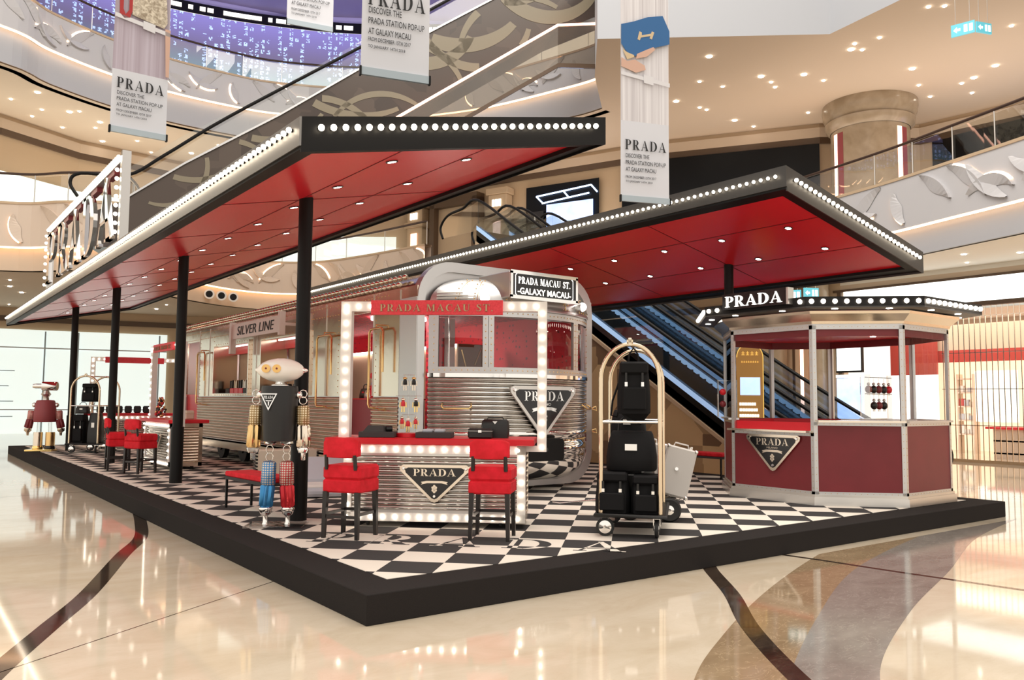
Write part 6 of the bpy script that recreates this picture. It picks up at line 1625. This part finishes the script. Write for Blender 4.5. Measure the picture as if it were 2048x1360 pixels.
G_ = [(s_of(8.0), 9.2), (s_of(14.55), 14.10), (s_of(16.02), 14.33), (s_of(15.82), 12.75), (s_of(14.55), 12.66), (s_of(8.6), 8.3)]
m = wmb(t); m.prism(G_, PA + EN * .35, EU, (0, 0, 1), EN, 0, .03); m.build('glass_panel', 'dark_glass', t)
m = wmb(t); m.tube([PA + EU * a + EN * .37 + Vector((0, 0, b + .03)) for a, b in G_[:3]], .045, 8); m.build('light_rail', 'cove_pink', t)
m = wmb(t)
for (a, b) in ((G_[3], G_[4]), (G_[4], G_[5])):
    m.prism([a, b, (b[0], b[1] + .14), (a[0], a[1] + .14)], PA + EN * .33, EU, (0, 0, 1), EN, 0, .09)
m.prism([(G_[2][0] - .1, G_[3][1]), (G_[2][0] + .05, G_[3][1]), (G_[2][0] + .12, G_[2][1]), (G_[2][0] - .05, G_[2][1])], PA + EN * .33, EU, (0, 0, 1), EN, 0, .09)
m.prism([(G_[2][0] - .2, 14.35), (G_[2][0] + .2, 14.35), (G_[2][0] + .2, 17.5), (G_[2][0] - .2, 17.5)], PA + EN * .33, EU, (0, 0, 1), EN, -.3, .09) if False else None
m.build('bottom_rail', 'trim_dark', t)

# ================================================================ hanging banners
def banner(label, L, Rr, z0, w, ztop, img, vs):
    """two-sided cloth banner: printed picture above, white text field below"""
    a, b = Vector((*L, z0)), Vector((*Rr, z0)); ex = (b - a).normalized(); w = (b - a).length; up = Vector((0, 0, 1)); en = ex.cross(up)
    t = thing('hanging_banner', label, 'banner', a.lerp(b, .5)); zb = vs['edge'] * w
    H = ztop - z0
    def wave(s, z): return .012 * math.sin(s * 5 + z * .6) * w
    def cloth(z1, z2, m_, nm_, off=0):
        m = wmb(t); rows = []
        for k in range(13):
            z = z1 + (z2 - z1) * k / 12; rows.append([a + ex * (w * i / 12) + up * z + en * (wave(w * i / 12, z) + off) for i in range(13)])
        m.grid(rows); m.grid([[p - en * .004 for p in r] for r in rows]); return m.build(nm_, m_, t)
    cloth(0, zb, 'banner_white', 'text_field')
    cloth(zb, H, img, 'picture_field')
    m = wmb(t); m.prism([(-.01, 0), (w + .01, 0), (w + .01, .09 * w / .8), (-.01, .09 * w / .8)], a, ex, up, en, -.012, .022); m.build('hem_bar', 'banner_hem', t)
    for s in (-.014, w - .004): m = wmb(t); m.prism([(s, -.01), (s + .02, -.01), (s + .02, .12 * w), (s, .12 * w)], a, ex, up, en, -.02, .03); m.build('end_cap', 'black', t)
    m = wmb(t); m.prism([(0, H - .02), (w, H - .02), (w, H + .02), (0, H + .02)], a, ex, up, en, -.02, .02); m.build('top_bar', 'steel', t)
    for s in (.1 * w, .9 * w): m = wmb(t); p = a + ex * s + up * H; m.cyl(p, p + up * 4, .005, n=5); m.build('wire', 'steel', t)
    o = a + ex * (w / 2) + en * .03
    m = wmb(t); serif(m, 'PRADA', o + up * (vs['p'] * w - vs['ph'] * w / 2), ex, up, en, w * .84, vs['ph'] * w, .002, sp=.16); m.build('lettering', 'letter_black', t)
    for ln, zc, ww, hh in vs['lines']:
        q = a + ex * (w * .09 + w * ww / 2) + up * (zc * w) + en * .03
        sans('lettering', ln, w * ww, w * hh, q, ex, en, 'letter_black', t, .002)
    return t, a, ex, up, en, w
def lines(c1, h1, c2, h2):
    return [('DISCOVER THE', c1 + h1, .48, h1 * .60), ('PRADA STATION POP-UP', c1, .82, h1 * .60), ('AT GALAXY MACAU', c1 - h1, .62, h1 * .60),
            ('FROM DECEMBER 15TH 2017', c2 + h2 / 2, .62, h2 * .52), ('TO JANUARY 14TH 2018', c2 - h2 / 2, .54, h2 * .52)]
def pleats(name, a, b, sc):
    m, nt, bs = node_mat(name, .8); tc = nt.nodes.new('ShaderNodeTexCoord'); w = nt.nodes.new('ShaderNodeTexNoise'); mp = nt.nodes.new('ShaderNodeMapping'); mp.inputs['Scale'].default_value = (sc, sc, .25)
    w.inputs['Scale'].default_value = 1; w.inputs['Detail'].default_value = 3
    nt.links.new(tc.outputs['Object'], mp.inputs[0]); nt.links.new(mp.outputs[0], w.inputs['Vector'])
    cr = nt.nodes.new('ShaderNodeValToRGB'); nt.links.new(w.outputs['Fac'], cr.inputs[0]); e = cr.color_ramp.elements; e[0].position = .35; e[0].color = (*a, 1); e[1].position = .65; e[1].color = (*b, 1)
    nt.links.new(cr.outputs[0], bs.inputs['Base Color']); return m
MT['banner_white'] = mat('banner_white', (.66, .68, .74), .8, bump=(2, .1, .02))
MT['pleat_lilac'] = pleats('lilac_pleats', (.40, .34, .40), (.52, .47, .55), 26)
MT['pleat_white'] = pleats('white_pleats', (.56, .54, .57), (.76, .75, .78), 30)
MT['print_blue'] = mat('printed_blue', (.03, .13, .33), .7); MT['print_skin'] = mat('printed_skin', (.62, .40, .31), .7); MT['print_snake'] = mat('printed_snakeskin', (.30, .24, .17), .7, noise=(22, (.75, .68, .55), 1.0))
MT['print_red'] = mat('printed_red', (.40, .03, .03), .7); MT['print_gold'] = mat('printed_gold', (.62, .48, .30), .6); MT['print_belt'] = mat('printed_belt', (.70, .70, .73), .7)
V1 = dict(edge=1.22, p=.96, ph=.20, lines=lines(.65, .115, .38, .085))
t, a, ex, up, en, w = banner('white banner with lilac skirt picture hanging above the left canopy roof sign', (-1.04, 4.946), (-.395, 4.935), 4.715, .65, 8.2, 'pleat_lilac', V1)
def pr_(t, a, ex, up, en, w, poly, m_, nm_, d=.032):
    m = wmb(t); m.prism([(p * w, q * w) for p, q in poly], a, ex, up, en, d, d + .002); m.build(nm_, m_, t)
def prb(poly, m_, nm_, d=.032): pr_(t, a, ex, up, en, w, [(p, q + (.20 if q > 1.7 else 0)) for p, q in poly], m_, nm_, d)
prb([(0, 2.02), (1, 1.86), (1, 1.94), (0, 2.10)], 'print_belt', 'printed_belt')
prb([(.50, 1.90), (.72, 1.86), (.72, 2.03), (.50, 2.06)], 'print_belt', 'printed_buckle', .035)
prb([(.30, 2.12), (.88, 2.00), (.94, 2.12), (.90, 2.75), (.30, 2.75)], 'print_snake', 'printed_bag')
prb([(.08, 2.1), (.16, 2.02), (.26, 2.05), (.30, 2.2), (.30, 2.75), (.24, 2.75), (.24, 2.2), (.18, 2.10), (.14, 2.2), (.14, 2.75), (.06, 2.75)], 'print_red', 'printed_handle')
prb([(.94, 1.25), (1.0, 1.25), (1.0, 2.0), (.90, 2.0)], 'print_skin', 'printed_arm')
V2 = dict(edge=3.0, p=1.16, ph=.26, lines=lines(.80, .155, .47, .11))
banner('large white text banner hanging in front of the brown escalator, top centre', (.93, 2.21), (1.672, 2.005), 5.04, .77, 8.6, 'pleat_white', V2)
V3 = dict(edge=1.54, p=1.08, ph=.19, lines=lines(.74, .13, .42, .09))
def pr3(t, a, ex, up, en, w, poly, m_, nm_, d=.032): pr_(t, a, ex, up, en, w, [(p, 2.33 + (q - 2.7) * .80) for p, q in poly], m_, nm_, d)
t, a, ex, up, en, w = banner('white banner with a blue handbag picture hanging over the right canopy', (6.05, 3.43), (6.84, 3.13), 4.648, .86, 8.84, 'pleat_white', V3)
pr3(t, a, ex, up, en, w, [(0, 3.55), (.12, 3.35), (.28, 3.28), (.62, 3.52), (1.0, 3.68), (1.0, 4.0), (.86, 4.36), (.55, 4.28), (.25, 4.12), (0, 4.02)], 'print_blue', 'printed_bag')
pr3(t, a, ex, up, en, w, [(.02, 3.42), (.12, 3.18), (.26, 3.25), (.26, 3.30), (.12, 3.35)], 'print_gold', 'printed_corner', .036)
pr3(t, a, ex, up, en, w, [(.30, 3.22), (.52, 3.30), (.70, 3.50), (.66, 3.56), (.50, 3.46), (.32, 3.34)], 'print_skin', 'printed_hand', .036)
pr3(t, a, ex, up, en, w, [(0, 3.0), (.30, 2.88), (.50, 2.98), (.48, 3.08), (.28, 3.20), (.12, 3.14), (0, 3.22)], 'print_skin', 'printed_hand')
pr3(t, a, ex, up, en, w, [(.33, 3.70), (.38, 3.68), (.40, 3.75), (.60, 3.82), (.58, 3.76), (.63, 3.74), (.68, 3.92), (.63, 3.94), (.61, 3.88), (.42, 3.81), (.42, 3.88), (.37, 3.9)], 'print_gold', 'printed_clasp', .036)
pr3(t, a, ex, up, en, w, [(0, 2.80), (1, 2.62), (1, 2.72), (0, 2.88)], 'print_belt', 'printed_belt')
pr3(t, a, ex, up, en, w, [(.46, 2.66), (.66, 2.62), (.66, 2.82), (.46, 2.86)], 'print_belt', 'printed_buckle', .036)
V4 = dict(edge=3.0, p=1.3, ph=.2, lines=lines(.62, .13, .30, .10))
banner('pale text banner farther back beside the glyph screen, top edge', (4.14, 12.80), (5.22, 12.56), 10.44, 1.1, 14.0, 'banner_white', V4)

# ================================================================ small fittings
def exitsign(label, p, rz, w=.8, h=.32):
    hang = (12.68 if p[2] > 8 else 5.75) - p[2]
    t = thing('exit_sign', label, 'sign', p, rz)
    m = MB(); m.box(-w / 2, w / 2, -.02, .02, -h, 0); m.build('sign_panel', 'teal_sign', t)
    m = MB(); m.add([(-w * .4, -.024, -h * .5), (-w * .25, -.024, -h * .25), (-w * .25, -.024, -h * .4), (-w * .1, -.024, -h * .4), (-w * .1, -.024, -h * .6), (-w * .25, -.024, -h * .6), (-w * .25, -.024, -h * .75)], [tuple(range(7))])
    m.add([(w * .05, -.024, -h * .8), (w * .2, -.024, -h * .8), (w * .2, -.024, -h * .2), (w * .05, -.024, -h * .2)], [(0, 1, 2, 3)]); m.add([(w * .27, -.024, -h * .8), (w * .42, -.024, -h * .8), (w * .42, -.024, -h * .2), (w * .27, -.024, -h * .2)], [(0, 1, 2, 3)])
    m.build('pictogram', 'white_sign', t)
    for s in (-.3, .3): m = MB(); m.cyl((w * s, 0, 0), (w * s, 0, hang), .008, n=6); m.build('hanger', 'steel', t)
exitsign('teal hanging exit sign under the tan ceiling at upper right, left panel', (18.76, 3.88, 11.35), R(-78), .55, .32)
exitsign('teal hanging direction sign beside another at upper right, right panel', (19.05, 3.5, 11.3), R(-20), .48, .28)
exitsign('teal hanging direction sign above the kiosk roof, left one', (18.40, 8.85, 4.86), R(-60), .52, .30)
exitsign('teal hanging direction sign above the kiosk roof, right one', (18.66, 8.38, 4.90), R(-30), .46, .30)
for i, (x, y) in enumerate(((8.15, 31.55), (8.75, 31.75), (9.35, 31.95))):
    t = thing('round_speaker', ('left', 'middle', 'right')[i] + ' one of three round black openings in the white soffit over the train', 'speaker', (x, y, 6.12), R(-18))
    m = MB(); m.cyl((0, .02, 0), (0, -.04, 0), .22, n=20); m.build('rim', 'white_paint', t)
    m = MB(); m.cyl((0, -.03, 0), (0, -.05, 0), .15, n=20); m.build('grille', 'black', t)
# arched poster
t = thing('arched_poster', 'arched brown and gold poster board seen through the kiosk windows', 'poster', (11.32, 5.02, FZ), R(-42)); t.scale = (.92, .92, .925)
A_ = [(-.30, 0), (.30, 0), (.30, 2.9)] + [(.30 * math.cos(R(a)), 2.9 + .32 * math.sin(R(a))) for a in range(10, 180, 10)] + [(-.30, 2.9)]
m = MB(); m.prism(A_, (0, 0, 0), (1, 0, 0), (0, 0, 1), (0, -1, 0), -.03, 0); m.build('board', 'poster_brown' if False else 'gold_board', t) if 'gold_board' in MT else None
MT['gold_board'] = mat('brown_gold_board', (.36, .19, .05), .5, emit=(.5, .26, .07), es=.25)
MT['gold_line'] = mat('gold_line', (.85, .58, .14), .4, emit=(.95, .62, .15), es=.5)
m = MB(); m.prism(A_, (0, 0, 0), (1, 0, 0), (0, 0, 1), (0, -1, 0), -.03, 0); m.build('board', 'gold_board', t)
m = MB(); B_ = [(x * .94, z if z < .1 else (z - 2.9) * .94 + 2.9 if z > 2.9 else z) for x, z in A_]; m.strip2([A_[i] for i in range(1, len(A_))], [B_[i] for i in range(1, len(B_))], (0, 0, 0), (1, 0, 0), (0, 0, 1), (0, -1, 0), 0, .01); m.build('gold_border', 'gold_line', t)
m = MB(); m.box(-.22, .22, -.012, 0, 2.05, 2.45); m.build('picture', 'screen_blue', t)
random.seed(12)
for r, (z, n, s) in enumerate(((2.95, 4, .11), (2.78, 8, .05))):
    m = MB()
    for k in range(n):
        x = -.2 + .4 * (k + .5) / n; h = s * .8; wd = .4 / n * .7
        m.box(x - wd / 2, x + wd / 2, -.012, 0, z, z + h * .16); m.box(x - wd / 2, x + wd / 2, -.012, 0, z + h * .5, z + h * .64); m.box(x - wd * .1, x + wd * .1, -.012, 0, z, z + h)
    m.build('title_characters', 'gold_line', t)
for r in range(6):
    x = -.24; m = MB()
    while x < .12 + .02 * (r % 3):
        wd = random.uniform(.03, .06); m.box(x, x + wd, -.012, 0, 1.82 - .13 * r, 1.88 - .13 * r); x += wd + .012
    m.build('text_line', 'white_sign', t)
